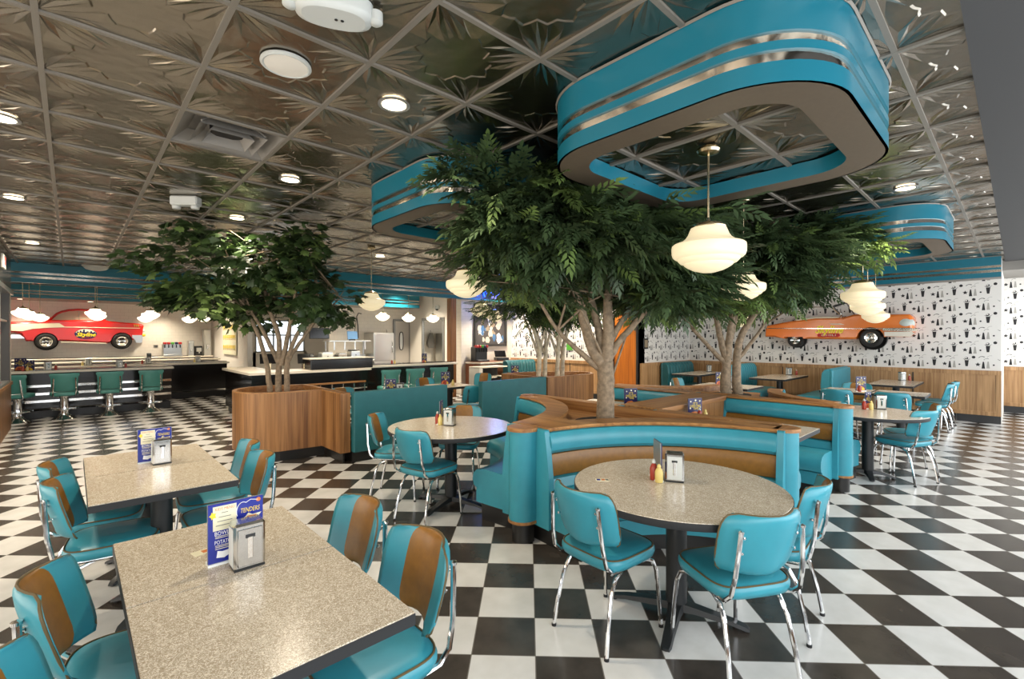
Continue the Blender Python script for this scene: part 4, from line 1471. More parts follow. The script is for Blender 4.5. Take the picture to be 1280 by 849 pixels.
tree('potted_tree', 'three-stemmed broad-leaved tree in the curved wooden planter', (1.98, 6.62),
     [([(-0.10, 0, 0.772), (-0.14, 0, 1.10), (-0.26, 0.02, 1.52), (-0.42, 0.0, 1.9), (-0.55, 0, 2.3)], 0.038, 0.016),
      ([(0.0, 0.0, 0.772), (0.01, 0, 1.15), (0.0, 0, 1.55), (-0.12, -0.05, 2.0), (-0.22, -0.05, 2.7)], 0.044, 0.018),
      ([(0.12, 0.0, 0.772), (0.12, 0, 1.15), (0.20, 0, 1.45), (0.42, 0.02, 1.95), (0.55, 0, 2.6)], 0.040, 0.016),
      ([(0.0, 0.0, 1.2), (-0.18, 0.02, 1.55), (-0.32, 0, 1.8), (-0.62, 0, 2.1)], 0.032, 0.012),
      ([(0.04, 0, 1.15), (0.14, 0, 1.6), (0.26, -0.1, 2.0), (0.32, -0.1, 2.5)], 0.036, 0.014),
      ([(0.12, 0, 1.2), (0.30, 0.05, 1.5), (0.5, 0.1, 1.8), (0.75, 0.1, 2.1)], 0.028, 0.012)],
     [((-0.60, -0.45, 2.48), (0.55, 0.7, 0.45)), ((0.10, -0.65, 2.52), (0.72, 0.75, 0.42)), ((0.58, -0.3, 2.35), (0.48, 0.6, 0.50)),
      ((-0.45, 0.15, 2.05), (0.55, 0.5, 0.35)), ((0.25, 0.1, 2.05), (0.6, 0.5, 0.34)), ((0.82, 0.0, 1.92), (0.22, 0.4, 0.32)), ((-0.80, -0.35, 2.1), (0.38, 0.4, 0.35))],
     2500, 0.118, 'maple', 'leaf_maple', 'bark', 3, clear_of_rings, 30, lambda r, f, z: -0.34 < r < 0.42 and z < 1.88 and f < 0.3)

tree('potted_tree', 'big feathery tree with a thick single trunk in the central planter', (3.50, 2.53),
     [([(0.0, 0, 0.762), (0.01, 0, 1.0), (0.0, 0, 1.30)], 0.085, 0.075),
      ([(0.0, 0, 1.24), (-0.12, 0, 1.44), (-0.24, 0.0, 1.85), (-0.38, -0.05, 2.25), (-0.48, -0.1, 2.6)], 0.06, 0.018),
      ([(0.0, 0, 1.24), (0.03, 0, 1.6), (0.03, 0.02, 2.0), (0.06, 0.0, 2.7)], 0.066, 0.02),
      ([(0.0, 0, 1.28), (-0.04, 0.05, 1.55), (-0.12, 0.12, 1.95), (-0.2, 0.2, 2.4)], 0.05, 0.016),
      ([(0.03, 0, 1.30), (0.13, 0, 1.48), (0.32, 0.0, 1.70), (0.55, 0.0, 1.98), (0.75, 0, 2.3)], 0.036, 0.014),
      ([(0.04, 0, 1.45), (0.16, 0.03, 1.66), (0.36, 0.08, 1.86), (0.6, 0.1, 2.1)], 0.034, 0.012),
      ([(-0.03, 0, 1.22), (-0.22, 0, 1.38), (-0.42, 0.02, 1.58), (-0.62, 0, 1.9)], 0.030, 0.012)],
     [((-0.85, -0.10, 2.25), (0.52, 0.65, 0.46)), ((-0.45, -0.35, 2.45), (0.65, 0.7, 0.42)), ((0.0, 0.0, 2.25), (0.65, 0.7, 0.40)),
      ((0.45, -0.05, 2.15), (0.48, 0.6, 0.38)), ((-0.7, -0.1, 1.98), (0.50, 0.5, 0.26)), ((0.40, 0.1, 1.95), (0.42, 0.5, 0.24)),
      ((-0.95, -0.45, 2.50), (0.36, 0.6, 0.38)), ((-0.62, -0.95, 2.62), (0.36, 0.4, 0.26)), ((-0.1, -0.55, 2.38), (0.6, 0.4, 0.30)), ((0.62, 0.25, 2.35), (0.45, 0.5, 0.4))],
     4600, 0.23, 'frond', 'leaf_dark', 'bark', 11, clear_of_rings, 40, lambda r, f, z: (-0.32 < r < 0.28 and z < 2.08 and f < 0.25) or (abs(r) < 0.5 and z < 1.82) or z < 1.78 + max(0.0, -r - 0.45) * 0.5 or (-0.15 < (0.86 + r) / (4.24 + f) < -0.045 and 0.055 < (z - 1.51) / (4.24 + f) < 0.165 and f < 0.6))

tree('potted_tree', 'feathery tree with twin trunks in front of the orange car', (6.25, 2.55),
     [([(-0.06, 0, 0.787), (-0.06, 0, 1.0), (-0.03, 0, 1.35), (0.02, 0, 1.75), (0.10, 0, 2.3)], 0.075, 0.025),
      ([(0.10, 0.0, 0.787), (0.08, 0, 1.05), (0.12, 0, 1.45), (0.32, -0.05, 1.85), (0.72, -0.2, 2.35), (1.0, -0.3, 2.7)], 0.062, 0.02),
      ([(-0.06, 0, 1.18), (-0.22, 0, 1.34), (-0.46, 0, 1.60), (-0.7, 0, 1.9)], 0.036, 0.014),
      ([(0.08, 0, 1.22), (0.24, 0, 1.40), (0.44, 0.0, 1.68), (0.62, 0, 1.9)], 0.030, 0.014),
      ([(-0.05, 0, 1.22), (-0.12, 0.03, 1.55), (-0.2, 0.05, 1.95), (-0.3, 0, 2.4)], 0.05, 0.016),
      ([(0.0, 0, 1.5), (0.10, 0.05, 1.8), (0.14, 0.1, 2.2)], 0.04, 0.015)],
     [((-0.35, -0.35, 2.10), (0.72, 0.65, 0.45)), ((0.25, -0.55, 2.45), (0.70, 0.7, 0.42)), ((0.72, -0.35, 2.35), (0.62, 0.65, 0.48)),
      ((1.10, -0.2, 2.45), (0.50, 0.6, 0.36)), ((1.15, -0.6, 2.6), (0.40, 0.5, 0.24)), ((0.55, -0.2, 1.95), (0.60, 0.5, 0.32)), ((-0.55, -0.2, 1.85), (0.50, 0.5, 0.28)), ((0.1, 0.1, 2.4), (0.8, 0.6, 0.42)), ((-0.1, -0.9, 2.5), (0.5, 0.5, 0.32))],
     4400, 0.23, 'frond', 'leaf_dark', 'bark', 23, clear_of_rings, 40, lambda r, f, z: (-0.30 < r < 0.36 and z < 1.98 and f < 0.25) or z < 1.82 + max(0.0, r - 0.42) * 0.85)

for k, (bx, by, lb, sd) in enumerate(((6.10, 5.85, 'pale birch tree nearest the bench back in the far planter', 31),
                                      (6.34, 5.92, 'pale birch tree second from the bench back in the far planter', 32),
                                      (6.60, 5.85, 'pale birch tree third from the bench back in the far planter', 33),
                                      (6.86, 5.95, 'slim pale birch tree farthest from the bench back in the far planter', 34))):
    lean = (-0.18, 0.05, 0.10, 0.2)[k]
    tree('birch_tree', lb, (bx, by),
         [([(0, 0, 0.772), (0.02, 0, 1.3), (lean * 0.5, 0, 1.7), (lean, 0, 2.4)], 0.048, 0.016),
          ([(0.01, 0, 1.2), (-0.14, 0.03, 1.6), (-0.32, 0, 2.05)], 0.03, 0.012),
          ([(0.02, 0, 1.3), (0.12, 0, 1.65), (0.26, 0.02, 2.1)], 0.026, 0.012)],
         [((-0.25 + lean, -0.1, 2.25), (0.5, 0.5, 0.42)), ((0.22 + lean, 0.0, 2.35), (0.5, 0.5, 0.42)), ((lean, -0.2, 2.0), (0.45, 0.4, 0.26))],
         650, 0.19, 'frond', 'leaf_dark', 'bark_pale', sd, clear_of_rings, 10)

# ------------------------------------------------------------------ pendants and ceiling fittings
def make_pendant(label, cool, group):
    """schoolhouse pendant: opal glass with stepped rings, brass fitter, stem and canopy; origin at the shade's widest line"""
    root = thing('pendant_lamp', label, 'pendant lamp', (0, 0, 0), 0, group)
    m = 'shade_cool' if cool else 'shade'
    b = MB()
    prof = [(0.0, -0.125), (0.04, -0.122), (0.085, -0.109), (0.118, -0.092), (0.134, -0.080), (0.138, -0.071), (0.156, -0.066), (0.170, -0.052), (0.174, -0.042), (0.188, -0.038), (0.200, -0.026), (0.205, -0.010),
            (0.206, 0.022), (0.204, 0.036), (0.196, 0.043), (0.176, 0.049), (0.150, 0.060), (0.128, 0.078), (0.113, 0.100), (0.104, 0.124), (0.098, 0.138), (0.086, 0.140)]
    if cool:
        prof = [(r * 0.80, z * (0.85 if z < 0 else 0.62)) for r, z in prof]
    b.lathe(prof, m, n=40)
    b.build('shade', root, angle=38)
    top = prof[-1][1]
    rr = prof[-1][0] + 0.008
    b = MB()
    b.lathe([(rr, top - 0.004), (rr + 0.004, top + 0.004), (rr, top + 0.014), (rr * 0.85, top + 0.022), (rr * 0.45, top + 0.034), (0.014, top + 0.042), (0.010, top + 0.06)], 'brass', n=28)
    b.build('fitter', root)
    return root, top
def hang(root, top, z, zc, stem_r=0.0065):
    b = MB()
    b.cyl((0, 0, top + 0.05), stem_r, zc - z - top - 0.05, 'brass', 10)
    b.build('stem', root)
    b = MB()
    b.lathe([(0.0, zc - z - 0.045), (0.03, zc - z - 0.044), (0.058, zc - z - 0.034), (0.066, zc - z - 0.02), (0.060, zc - z - 0.006), (0.05, zc - z)], 'brass', n=24, cap1=True)
    b.build('canopy', root)
protos = {}
def pendant(x, y, z, zc, cool, label, group):
    k = (cool, round(zc - z, 2))
    if k not in protos:
        r, top = make_pendant(label, cool, group)
        hang(r, top, z, zc)
        protos[k] = r
        r.location = (x, y, z)
        return r
    return dup(protos[k], (x, y, z), 0, label, group)
GP = 'schoolhouse pendants with stepped opal shades'
pendant(2.75, 1.25, 2.02, 2.635, False, 'largest schoolhouse pendant, hanging inside the big soffit ring', GP)
pendant(2.86, 3.72, 2.03, 2.635, False, 'schoolhouse pendant above the round table by the long bench back', GP)
pendant(4.92, 1.88, 2.01, CZ, False, 'schoolhouse pendant in front of the twin-trunked tree', GP)
pendant(3.36, 6.76, 2.05, CZ, False, 'schoolhouse pendant between the broad-leaved tree and the soffit band', GP)
pendant(5.75, 7.03, 2.03, CZ, False, 'whole one of two pendants before the framed picture', GP)
pendant(7.55, 8.72, 2.03, CZ, False, 'partly hidden one of two pendants before the framed picture', GP)
pendant(6.47, 1.19, 1.98, 2.635, False, 'topmost of three overlapping pendants before the orange car', GP)
pendant(8.25, 1.46, 1.95, CZ, False, 'middle one of three overlapping pendants before the orange car', GP)
pendant(10.55, 1.75, 1.90, CZ, False, 'lowest of three overlapping pendants before the orange car', GP)
pendant(9.95, 3.85, 1.86, CZ, False, 'pendant glimpsed through the twin-trunked tree before the orange car', GP)
GQ = 'small bright pendants over the counters'
for k, (x, y) in enumerate(((-0.72, 13.75), (-0.69, 15.1), (-0.575, 16.7))):
    pendant(x, y, 2.02, CZ, True, ('nearest', 'middle', 'farthest')[k] + ' small bright pendant of the leftmost row over the counters', GQ)
for k, (x, y) in enumerate(((0.36, 12.95), (0.44, 14.6))):
    pendant(x, y, 2.02, CZ, True, ('nearer', 'farther')[k] + ' small bright pendant before the roof of the red car', GQ)
for k, (x, y) in enumerate(((1.27, 12.95), (1.41, 15.5))):
    pendant(x, y, 2.02, CZ, True, ('nearer', 'farther')[k] + ' small bright pendant at the nose of the red car', GQ)
pendant(2.33, 15.3, 2.02, CZ, True, 'small bright pendant above the steel drinks dispenser', GQ)
pendant(2.42, 13.9, 2.02, CZ, True, 'small bright pendant right of the steel drinks dispenser, under the leaves', GQ)
pendant(5.75, 10.95, 2.05, CZ, True, 'small pendant left of the grey kitchen door', GQ)
pendant(6.40, 10.8, 2.03, CZ, True, 'small pendant before the grey kitchen door', GQ)
pendant(7.05, 10.65, 2.03, CZ, True, 'small pendant before the framed mirror', GQ)

def can_light(x, y, label, z=CZ, spot=True, power=None, fixture=True):
    root = None if not fixture else thing('recessed_light', label, 'ceiling light', (x, y, z), 0, 'recessed ceiling lights')
    if not fixture:
        d = bpy.data.lights.new('added_downlight', 'SPOT')  # bare spot with no fixture, added to brighten the room
        d.energy, d.color, d.spot_size, d.spot_blend, d.shadow_soft_size = power or SPOT_W, CAN_COLOR, 2.3, 0.8, 0.07
        l = bpy.data.objects.new('added_downlight', d)
        COL.objects.link(l)
        l.location = (x, y, z - 0.03)
        return l
    b = MB(); b.lathe([(0.092, 0.0), (0.094, -0.007), (0.080, -0.011), (0.071, -0.006)], 'frame_grey', n=32); b.build('trim_ring', root)
    b = MB(); b.lathe([(0.071, -0.007), (0.05, -0.0085), (0.0, -0.009)], 'can_glow', n=28); b.build('lamp', root)
    if spot:
        d = bpy.data.lights.new('can_spot', 'SPOT')
        d.energy = power or SPOT_W
        d.color = CAN_COLOR
        d.spot_size = 2.3
        d.spot_blend = 0.8
        d.shadow_soft_size = 0.07
        l = bpy.data.objects.new('can_spot', d)
        COL.objects.link(l)
        l.location = (0, 0, -0.03)
        l.parent = root
    return root
def tc(i, j):
    return (N0[0] + (i + 0.5) * T, N0[1] + (j + 0.5) * T)
for (i, j), lb in (((1, -1), 'lit recessed light nearest to the ceiling speaker'), ((1, 2), 'lit recessed light above the broad-leaved tree'),
                   ((-2, 2), 'recessed light at the left edge of the photo'), ((8, -4), 'recessed light just right of the big soffit ring'),
                   ((1, 5), 'added recessed light hidden behind the top of the broad-leaved tree'), ((-2, 6), 'added recessed light far left before the counter band'),
                   ((1, 9), 'added bare spot behind the broad-leaved tree, toward the counters'), ((-2, 11), 'added recessed light far left near the soffit band'),
                   ((5, 7), 'added recessed light before the centre soffit band'), ((9, 1), 'added bare spot above the twin-trunked tree'),
                   ((12, -2), 'added bare spot high before the printed wallpaper'), ((12, 3), 'added bare spot above the papered corner'),
                   ((9, 6), 'added bare spot above the birch planter'), ((5, 2), 'added bare spot above the central tree'),
                   ((4, 10), 'added bare spot before the second soffit step'), ((15, 1), 'added bare spot near the papered wall')):
    can_light(*(tc(i, j) if (i, j) != (-2, 2) else (-0.325, 4.40)), lb, power=(230 if (j > 5 and i < 6) else None), fixture=(i, j) in ((1, -1), (1, 2), (-2, 2), (8, -4), (1, 5), (-2, 6), (-2, 11), (5, 7)))  # those labelled as added are extra sources put in for light
for x, y, lb in ((-1.5, 14.5, 'added counter spot at far left'), (0.6, 16.0, 'added counter spot before the red car'), (2.4, 16.5, 'added counter spot before the drinks dispenser'),
                 (5.0, 11.0, 'added kitchen spot before the short band'), (6.6, 11.4, 'added kitchen spot near the grey door'), (5.2, 15.5, 'added spot deep in the kitchen'),
                 (8.6, 9.6, 'added spot before the framed picture'), (0.4, 18.2, 'added light brightening the tiled wall above the red car'),
                 (-1.0, 18.2, 'added light brightening the tiled wall above the tail fin'), (2.0, 18.2, 'added spot brightening the tiled wall above the drinks dispenser'), (4.3, 12.2, 'added spot over the extractor hood'), (8.9, 7.2, 'added spot before the birch planter wall')):
    can_light(x, y, lb, CZ if y < 18 else 2.56, power=(430 if y < 18 else 150), fixture=(y > 18 and x < 1))  # extra lights added to brighten counters, kitchen and tiled wall
# violet accent lights on the booth caps
for x, y, tx, ty, lb in ((2.45, 3.2, 2.50, 2.60, 'small violet accent light above the post of the curved booths'), (3.15, 4.0, 3.88, 3.90, 'small violet accent light above the far end of the left curved booth')):
    d = bpy.data.lights.new('accent', 'SPOT'); d.energy = 26; d.color = (0.35, 0.15, 1.0); d.spot_size = 0.24; d.spot_blend = 0.7; d.shadow_soft_size = 0.03
    l = bpy.data.objects.new('accent', d); COL.objects.link(l); l.location = (x, y, 2.6)
    l.rotation_euler = Vector((tx - x, ty - y, 0.85 - 2.6)).to_track_quat('-Z', 'Y').to_euler()
# round ceiling speaker
root = thing('ceiling_speaker', 'round white ceiling speaker in the tin ceiling', 'speaker', (*tc(0, -1), CZ), 0)
b = MB(); b.lathe([(0.118, 0.0), (0.12, -0.010), (0.108, -0.016), (0.100, -0.012)], 'white_plastic', n=40); b.build('rim', root)
b = MB(); b.lathe([(0.101, -0.013), (0.06, -0.016), (0.0, -0.017)], 'white_paint', n=36); b.build('grille', root)
# emergency light (top of the photo) and its lamp heads
root = thing('emergency_light', 'white oval emergency light unit at the top edge of the photo', 'emergency light', (0.80, 1.94, CZ), math.radians(-24))
b = MB()
b.loft([superloop(0.155 * k, 0.085 * k, 2.6, 32, z) for k, z in ((1.0, 0.0), (1.0, -0.05), (0.95, -0.066), (0.80, -0.075))], 'white_plastic', caps=True)
b.build('housing', root, angle=50)
for s in (-1, 1):
    b = MB(); b.lathe([(0.0, 0), (0.030, 0.0), (0.030, -0.04), (0.020, -0.048), (0.0, -0.05)], 'white_plastic', (s * 0.165, -0.01, -0.02), 16); b.build('lamp_head', root)
b = MB()
for x, m in ((-0.012, 'black_metal'), (0.012, 'black_metal')):
    b.lathe([(0.0, -0.077), (0.007, -0.077), (0.007, -0.070)], m, (x + 0.02, 0.0, 0), 10)
b.build('indicator', root)
# square air diffuser
def diffuser(x, y, label):
    root = thing('air_diffuser', label, 'air vent', (x, y, CZ), 0)
    for k, (s, z) in enumerate(((0.292, 0.0), (0.20, -0.018), (0.135, -0.024))):
        b = MB()
        rings = [[(a * q, c * q, zz) for a, c in ((-1, -1), (1, -1), (1, 1), (-1, 1))] for q, zz in ((s, z), (s * 0.62 if k else s * 0.7, z + 0.075))]
        b.loft(rings, 'soffit_grey', caps=False, smooth=False)
        b.build('cone' if k else 'frame', root)
    b = MB(); b.cyl((0, 0, 0.03), 0.11, 0.08, 'dark_interior', 24); b.build('duct', root)
    b = MB()
    for a in (-1, 1):
        for c in (-1, 1):
            b.tube([(a * 0.19, c * 0.19, 0.0), (a * 0.15, c * 0.15, 0.045)], 0.006, 'soffit_grey', 6)
    b.build('strut', root)
    return root
diffuser(*tc(0, 1), 'square air diffuser left of the lit recessed light')
# small white boxes on the ceiling
def exit_box(x, y, label):
    root = thing('emergency_lamp', label, 'emergency light', (x, y, CZ), math.radians(-40))
    b = MB(); b.box((0, 0, -0.045), (0.26, 0.10, 0.09), 'white_plastic', bev=0.012); b.build('housing', root)
    for s in (-1, 1):
        b = MB(); b.lathe([(0.0, 0.0), (0.035, 0.004), (0.038, 0.03), (0.02, 0.045)], 'white_plastic', (s * 0.09, 0, -0.125), 14); b.build('lamp_head', root)
    return root
exit_box(0.83, 5.62, 'white twin-head emergency light above the broad-leaved tree')
root = thing('smoke_detector', 'pale dome fitting at the edge of the turquoise counter band', 'detector', (0.35, 12.2, CZ - 0.001))
b = MB(); b.lathe([(0.19, 0.0), (0.19, -0.03), (0.15, -0.07), (0.08, -0.09), (0.0, -0.095)], 'white_plastic', n=28); b.build('dome', root)
b = MB(); b.lathe([(0.21, 0.0), (0.21, -0.012), (0.19, -0.014)], 'white_paint', n=28); b.build('base_ring', root)
root = thing('ceiling_camera', 'small dark dome camera on the wall above the red car', 'camera', (0.60, 18.87, 2.36))
b = MB(); b.lathe([(0.06, 0.03), (0.06, 0.0), (0.045, -0.03), (0.02, -0.045), (0.0, -0.05)], 'black_metal', n=18); b.build('dome', root)
b = MB(); b.cyl((0, 0, 0.03), 0.068, 0.02, 'white_plastic', 18); b.build('base_ring', root)
root = thing('wall_camera', 'small white camera on the wall left of the wooden column', 'camera', (7.60, 11.25, 2.33))
b = MB(); b.box((0, 0, 0.05), (0.10, 0.12, 0.10), 'white_plastic', bev=0.015); b.build('housing', root)
b = MB(); b.lathe([(0.04, 0.0), (0.038, -0.03), (0.0, -0.045)], 'black_metal', n=16, c=(-0.02, 0, 0.0)); b.build('lens', root)
# blue glow between leaves, given by a made-up sign of glowing squiggles
root = thing('added_glow_sign', 'made-up blue sign for the glow between leaves above the framed picture', 'sign', (8.25, 9.775, 2.70))
b = MB()
for k in range(4):
    b.tube([(-0.36 + 0.24 * k + 0.05 * math.cos(t), 0.0, 0.08 * math.sin(t)) for t in [i * PI / 5 for i in range(8)]], 0.016, 'blue_glow', 8)
b.build('tube', root)
b = MB(); b.box((0, 0.03, 0), (0.95, 0.02, 0.28), 'navy'); b.build('panel', root)
d = bpy.data.lights.new('added_blue_glow', 'POINT'); d.energy = 25; d.color = (0.15, 0.3, 1.0); d.shadow_soft_size = 0.2
l = bpy.data.objects.new('added_blue_glow', d); COL.objects.link(l); l.location = (0, -0.35, -0.05); l.parent = root
# red exit sign at the far left edge
root = thing('exit_sign', 'red exit sign at the far left edge of the photo', 'sign', (-0.72, 10.05, 2.62), 0)
b = MB(); b.box((0, 0, 0), (0.03, 0.34, 0.20), 'white_plastic', bev=0.006); b.build('housing', root)
b = MB(); b.text('EXIT', 0.17, 'exit_red', Matrix.Translation((0.018, 0.0, 0.0)) @ rotz(PI / 2) @ Matrix.Rotation(PI / 2, 4, 'X'), width=0.27); b.build('lettering', root)

# ------------------------------------------------------------------ counters and stools
def counter(label, x0, x1, y0, y1, z, stripes=True, end=True, top='counter_white', body='black_gloss', over=0.16):
    root = thing('lunch_counter', label, 'counter', (0, 0, 0), 0)
    b = MB(); b.box(((x0 + x1) / 2, (y0 + y1) / 2, z - 0.022), (x1 - x0, y1 - y0, 0.044), top, bev=0.008); b.build('counter_top', root)
    b = MB(); b.box(((x0 + x1) / 2, (y0 + over + y1) / 2, (z - 0.044 + 0.12) / 2), (x1 - x0 - 0.05, y1 - y0 - over, z - 0.044 - 0.12), body)
    b.v = [(v[0], v[1], v[2] + 0.06 + (0.0)) for v in b.v]
    b.build('front', root)
    b = MB(); b.box(((x0 + x1) / 2, (y0 + over + y1) / 2 + 0.005, 0.065), (x1 - x0 - 0.08, y1 - y0 - over - 0.02, 0.13), 'black_kick'); b.build('kick_base', root)
    if stripes:
        for zz in (0.31, 0.45, 0.60):
            b = MB(); b.box(((x0 + x1) / 2, y0 + over - 0.008, zz), (x1 - x0 - 0.06, 0.02, 0.055), 'chrome', bev=0.006); b.build('chrome_strip', root)
    return root
counter('white-topped lunch counter with chrome strips and four green stools', -3.0, 1.62, 12.45, 13.0, 0.893)
counter('long dark counter behind the one with the green stools', -3.0, 3.05, 14.2, 14.85, 0.885, stripes=False)
counter('third counter strip in front of the tiled wall with the red car', -3.0, 3.2, 16.0, 16.45, 0.92, stripes=False)
counter('back counter carrying the steel drinks dispenser', -3.0, 3.45, 18.25, 18.88, 0.93, stripes=False)

root = thing('service_island', 'dark L-shaped service island with a pale top behind the broad-leaved tree', 'counter', (0, 0, 0))
b = MB()
b.prism([(2.27, 9.15), (4.55, 9.15), (4.55, 9.85), (2.85, 9.85), (2.85, 11.2), (2.27, 11.2)], 0.85, 0.893, 'counter_white')
b.build('counter_top', root)
b = MB()
b.prism([(2.32, 9.22), (4.5, 9.22), (4.5, 9.8), (2.8, 9.8), (2.8, 11.15), (2.32, 11.15)], 0.12, 0.85, 'black_gloss')
b.build('body', root)
b = MB()
b.prism([(2.36, 9.26), (4.46, 9.26), (4.46, 9.78), (2.78, 9.78), (2.78, 11.1), (2.36, 11.1)], 0.0, 0.12, 'black_kick')
b.build('kick_base', root)
b = MB()
b.box((3.4, 9.21, 0.62), (2.1, 0.02, 0.035), 'wood_cap_x')
b.build('rail', root)
root = thing('serving_guard', 'glossy black guard box standing on the service island', 'serving guard', (3.99, 9.45, 0.893))
b = MB(); b.box((0, 0, 0.10), (1.28, 0.42, 0.20), 'black_gloss', bev=0.012); b.build('body', root)
b = MB(); b.box((0, 0, 0.212), (1.32, 0.46, 0.022), 'counter_white', bev=0.006); b.build('top', root)
counter('pale-topped counter with three green stools left of the wooden column', 4.45, 6.85, 9.25, 9.75, 0.925, stripes=False)
root = thing('foot_rail', 'row of short chrome posts below the island edge', 'foot rail', (3.6, 8.95, 0.0))
b = MB(); b.tube([(-0.45, 0, 0.52), (0.75, 0, 0.52)], 0.012, 'chrome', 8); b.build('rail', root)
for k in range(6):
    b = MB(); b.tube([(-0.40 + 0.22 * k, 0, 0.0), (-0.40 + 0.22 * k, 0, 0.62)], 0.012, 'chrome', 8); b.build('post', root)

def make_stool(label, group):
    root = thing('counter_stool', label, 'stool', (0, 0, 0), 0, group)
    b = MB(); b.lathe([(0.0, 0.0), (0.175, 0.0), (0.178, 0.012), (0.14, 0.045), (0.085, 0.085), (0.064, 0.13), (0.060, 0.40), (0.075, 0.44)], 'chrome', n=28); b.build('pedestal', root)
    b = MB()
    b.tube([(0.19 * math.cos(a), 0.19 * math.sin(a), 0.20) for a in [i * PI / 10 for i in range(20)]], 0.010, 'chrome', 6, closed=True)
    for k in range(3):
        a = k * 2 * PI / 3 + 0.5
        b.tube([(0.06 * math.cos(a), 0.06 * math.sin(a), 0.20), (0.19 * math.cos(a), 0.19 * math.sin(a), 0.20)], 0.008, 'chrome', 6)
    b.build('foot_ring', root)
    b = MB()
    b.loft([superloop(a, a * 0.95, 3.6, 32, z) for a, z in ((0.16, 0.44), (0.205, 0.455), (0.21, 0.49), (0.20, 0.515), (0.12, 0.53), (0.04, 0.532))], 'stool_green', caps=True)
    b.build('seat', root, angle=60)
    b = MB()
    rings = []
    for t, w, th in ((0, 0.165, 0.010), (0.08, 0.178, 0.022), (0.5, 0.182, 0.026), (0.78, 0.186, 0.024), (0.86, 0.20, 0.022), (0.95, 0.205, 0.016), (1.0, 0.19, 0.008)):
        x = -0.20 - 0.05 * t
        z = 0.535 + 0.33 * t
        fr = [(x + th + 0.045 * s * s, s * w, z) for s in (-1, -0.6, -0.2, 0.2, 0.6, 1)]
        bk = [(x - th * 0.6 + 0.045 * s * s, s * w, z) for s in (1, 0.6, 0.2, -0.2, -0.6, -1)]
        rings.append(fr + bk)
    b.loft(rings, 'stool_green', caps=True)
    b.build('backrest', root, angle=60)
    for s in (-1, 1):
        b = MB()
        b.tube([(-0.262, s * 0.145, 0.78), (-0.25, s * 0.15, 0.66), (-0.228, s * 0.155, 0.53), (-0.18, s * 0.15, 0.452), (-0.05, s * 0.12, 0.445)], 0.012, 'chrome', 8)
        b.build('back_post', root)
    return root
GS = 'green swivel stools at the chrome-striped counter'
st = make_stool('green swivel stool half hidden by the wall end', GS)
KIDS[st.name] = [(c, kids(c)) for c in kids(st)]
st.location = (-0.70, 12.10, 0); st.rotation_euler = (0, 0, math.radians(70))
dup(st, (-0.10, 12.10, 0), math.radians(92), 'green swivel stool below the rear wheel of the red car', GS)
dup(st, (0.54, 12.10, 0), math.radians(90), 'green swivel stool below the oval emblem of the red car', GS)
dup(st, (1.18, 12.10, 0), math.radians(88), 'green swivel stool at the open end of the chrome-striped counter', GS)
G3 = 'green swivel stools at the centre counter'
dup(st, (4.78, 8.88, 0), math.radians(80), 'green stool at the centre counter, closest to the glossy guard box', G3)
dup(st, (5.36, 8.88, 0), math.radians(76), 'middle green stool of the three at the centre counter', G3)
dup(st, (5.98, 8.90, 0), math.radians(74), 'green stool at the centre counter, closest to the wooden column', G3)

# condiments on the counters
ZK = 0.893
menu_board(-0.70, 12.75, math.radians(-20), 'blue menu board at the wall end of the chrome-striped counter', 'night', ZK, 0.17, 0.24)
menu_board(-0.58, 12.62, math.radians(-20), 'second blue menu board beside the red bottle on the chrome-striped counter', 'night', ZK, 0.15, 0.20)
bottle(-0.66, 12.58, 'red sauce bottle at the wall end of the chrome-striped counter', 'red', ZK)
bottle(-0.60, 12.56, 'mustard bottle at the wall end of the chrome-striped counter', 'yellow', ZK)
napkin_box(-0.33, 12.62, 0.3, 'napkin dispenser behind the second green stool', ZK, True)
napkin_box(0.28, 14.35, 0.3, 'napkin dispenser on the dark counter below the oval emblem', 0.885, True)
bottle(0.18, 14.32, 'mustard bottle on the dark counter below the oval emblem', 'yellow', 0.885)
napkin_box(0.72, 12.62, 0.3, 'napkin dispenser between third and fourth green stools', ZK, True)
bottle(0.82, 12.60, 'red sauce bottle between third and fourth green stools', 'red', ZK)
bottle(-0.22, 12.60, 'red sauce bottle behind the second green stool', 'red', ZK)
napkin_box(1.35, 14.35, 0.3, 'napkin dispenser on the dark counter below the front wheel', 0.885, True)
bottle(1.24, 14.32, 'red sauce bottle on the dark counter below the front wheel', 'red', 0.885)
napkin_box(2.38, 14.40, 0.3, 'napkin dispenser at the end of the dark counter', 0.885, True)
bottle(2.30, 14.36, 'mustard bottle at the end of the dark counter', 'yellow', 0.885)
bottle(5.25, 9.45, 'mustard bottle behind the first centre stool', 'yellow', 0.925)
bottle(5.18, 9.45, 'red sauce bottle behind the first centre stool', 'red', 0.925)
menu_board(6.05, 9.50, math.radians(-25), 'menu board on the centre counter behind the last stool', 'night', 0.925, 0.12, 0.22)
menu_board(3.30, 6.05, math.radians(-25), 'starry menu board peeking over the long bench back', 'night', 0.708, 0.14, 0.22)
napkin_box(3.42, 6.0, math.radians(-40), 'napkin dispenser peeking over the long bench back', 0.708, True)
square_table(3.30, 6.10, 1.0, 0.6, 'table hidden behind the long bench back', GF)
chair(2.95, 6.62, -80, 'chair behind the long bench back, only its top showing', 'chairs at the far tables')

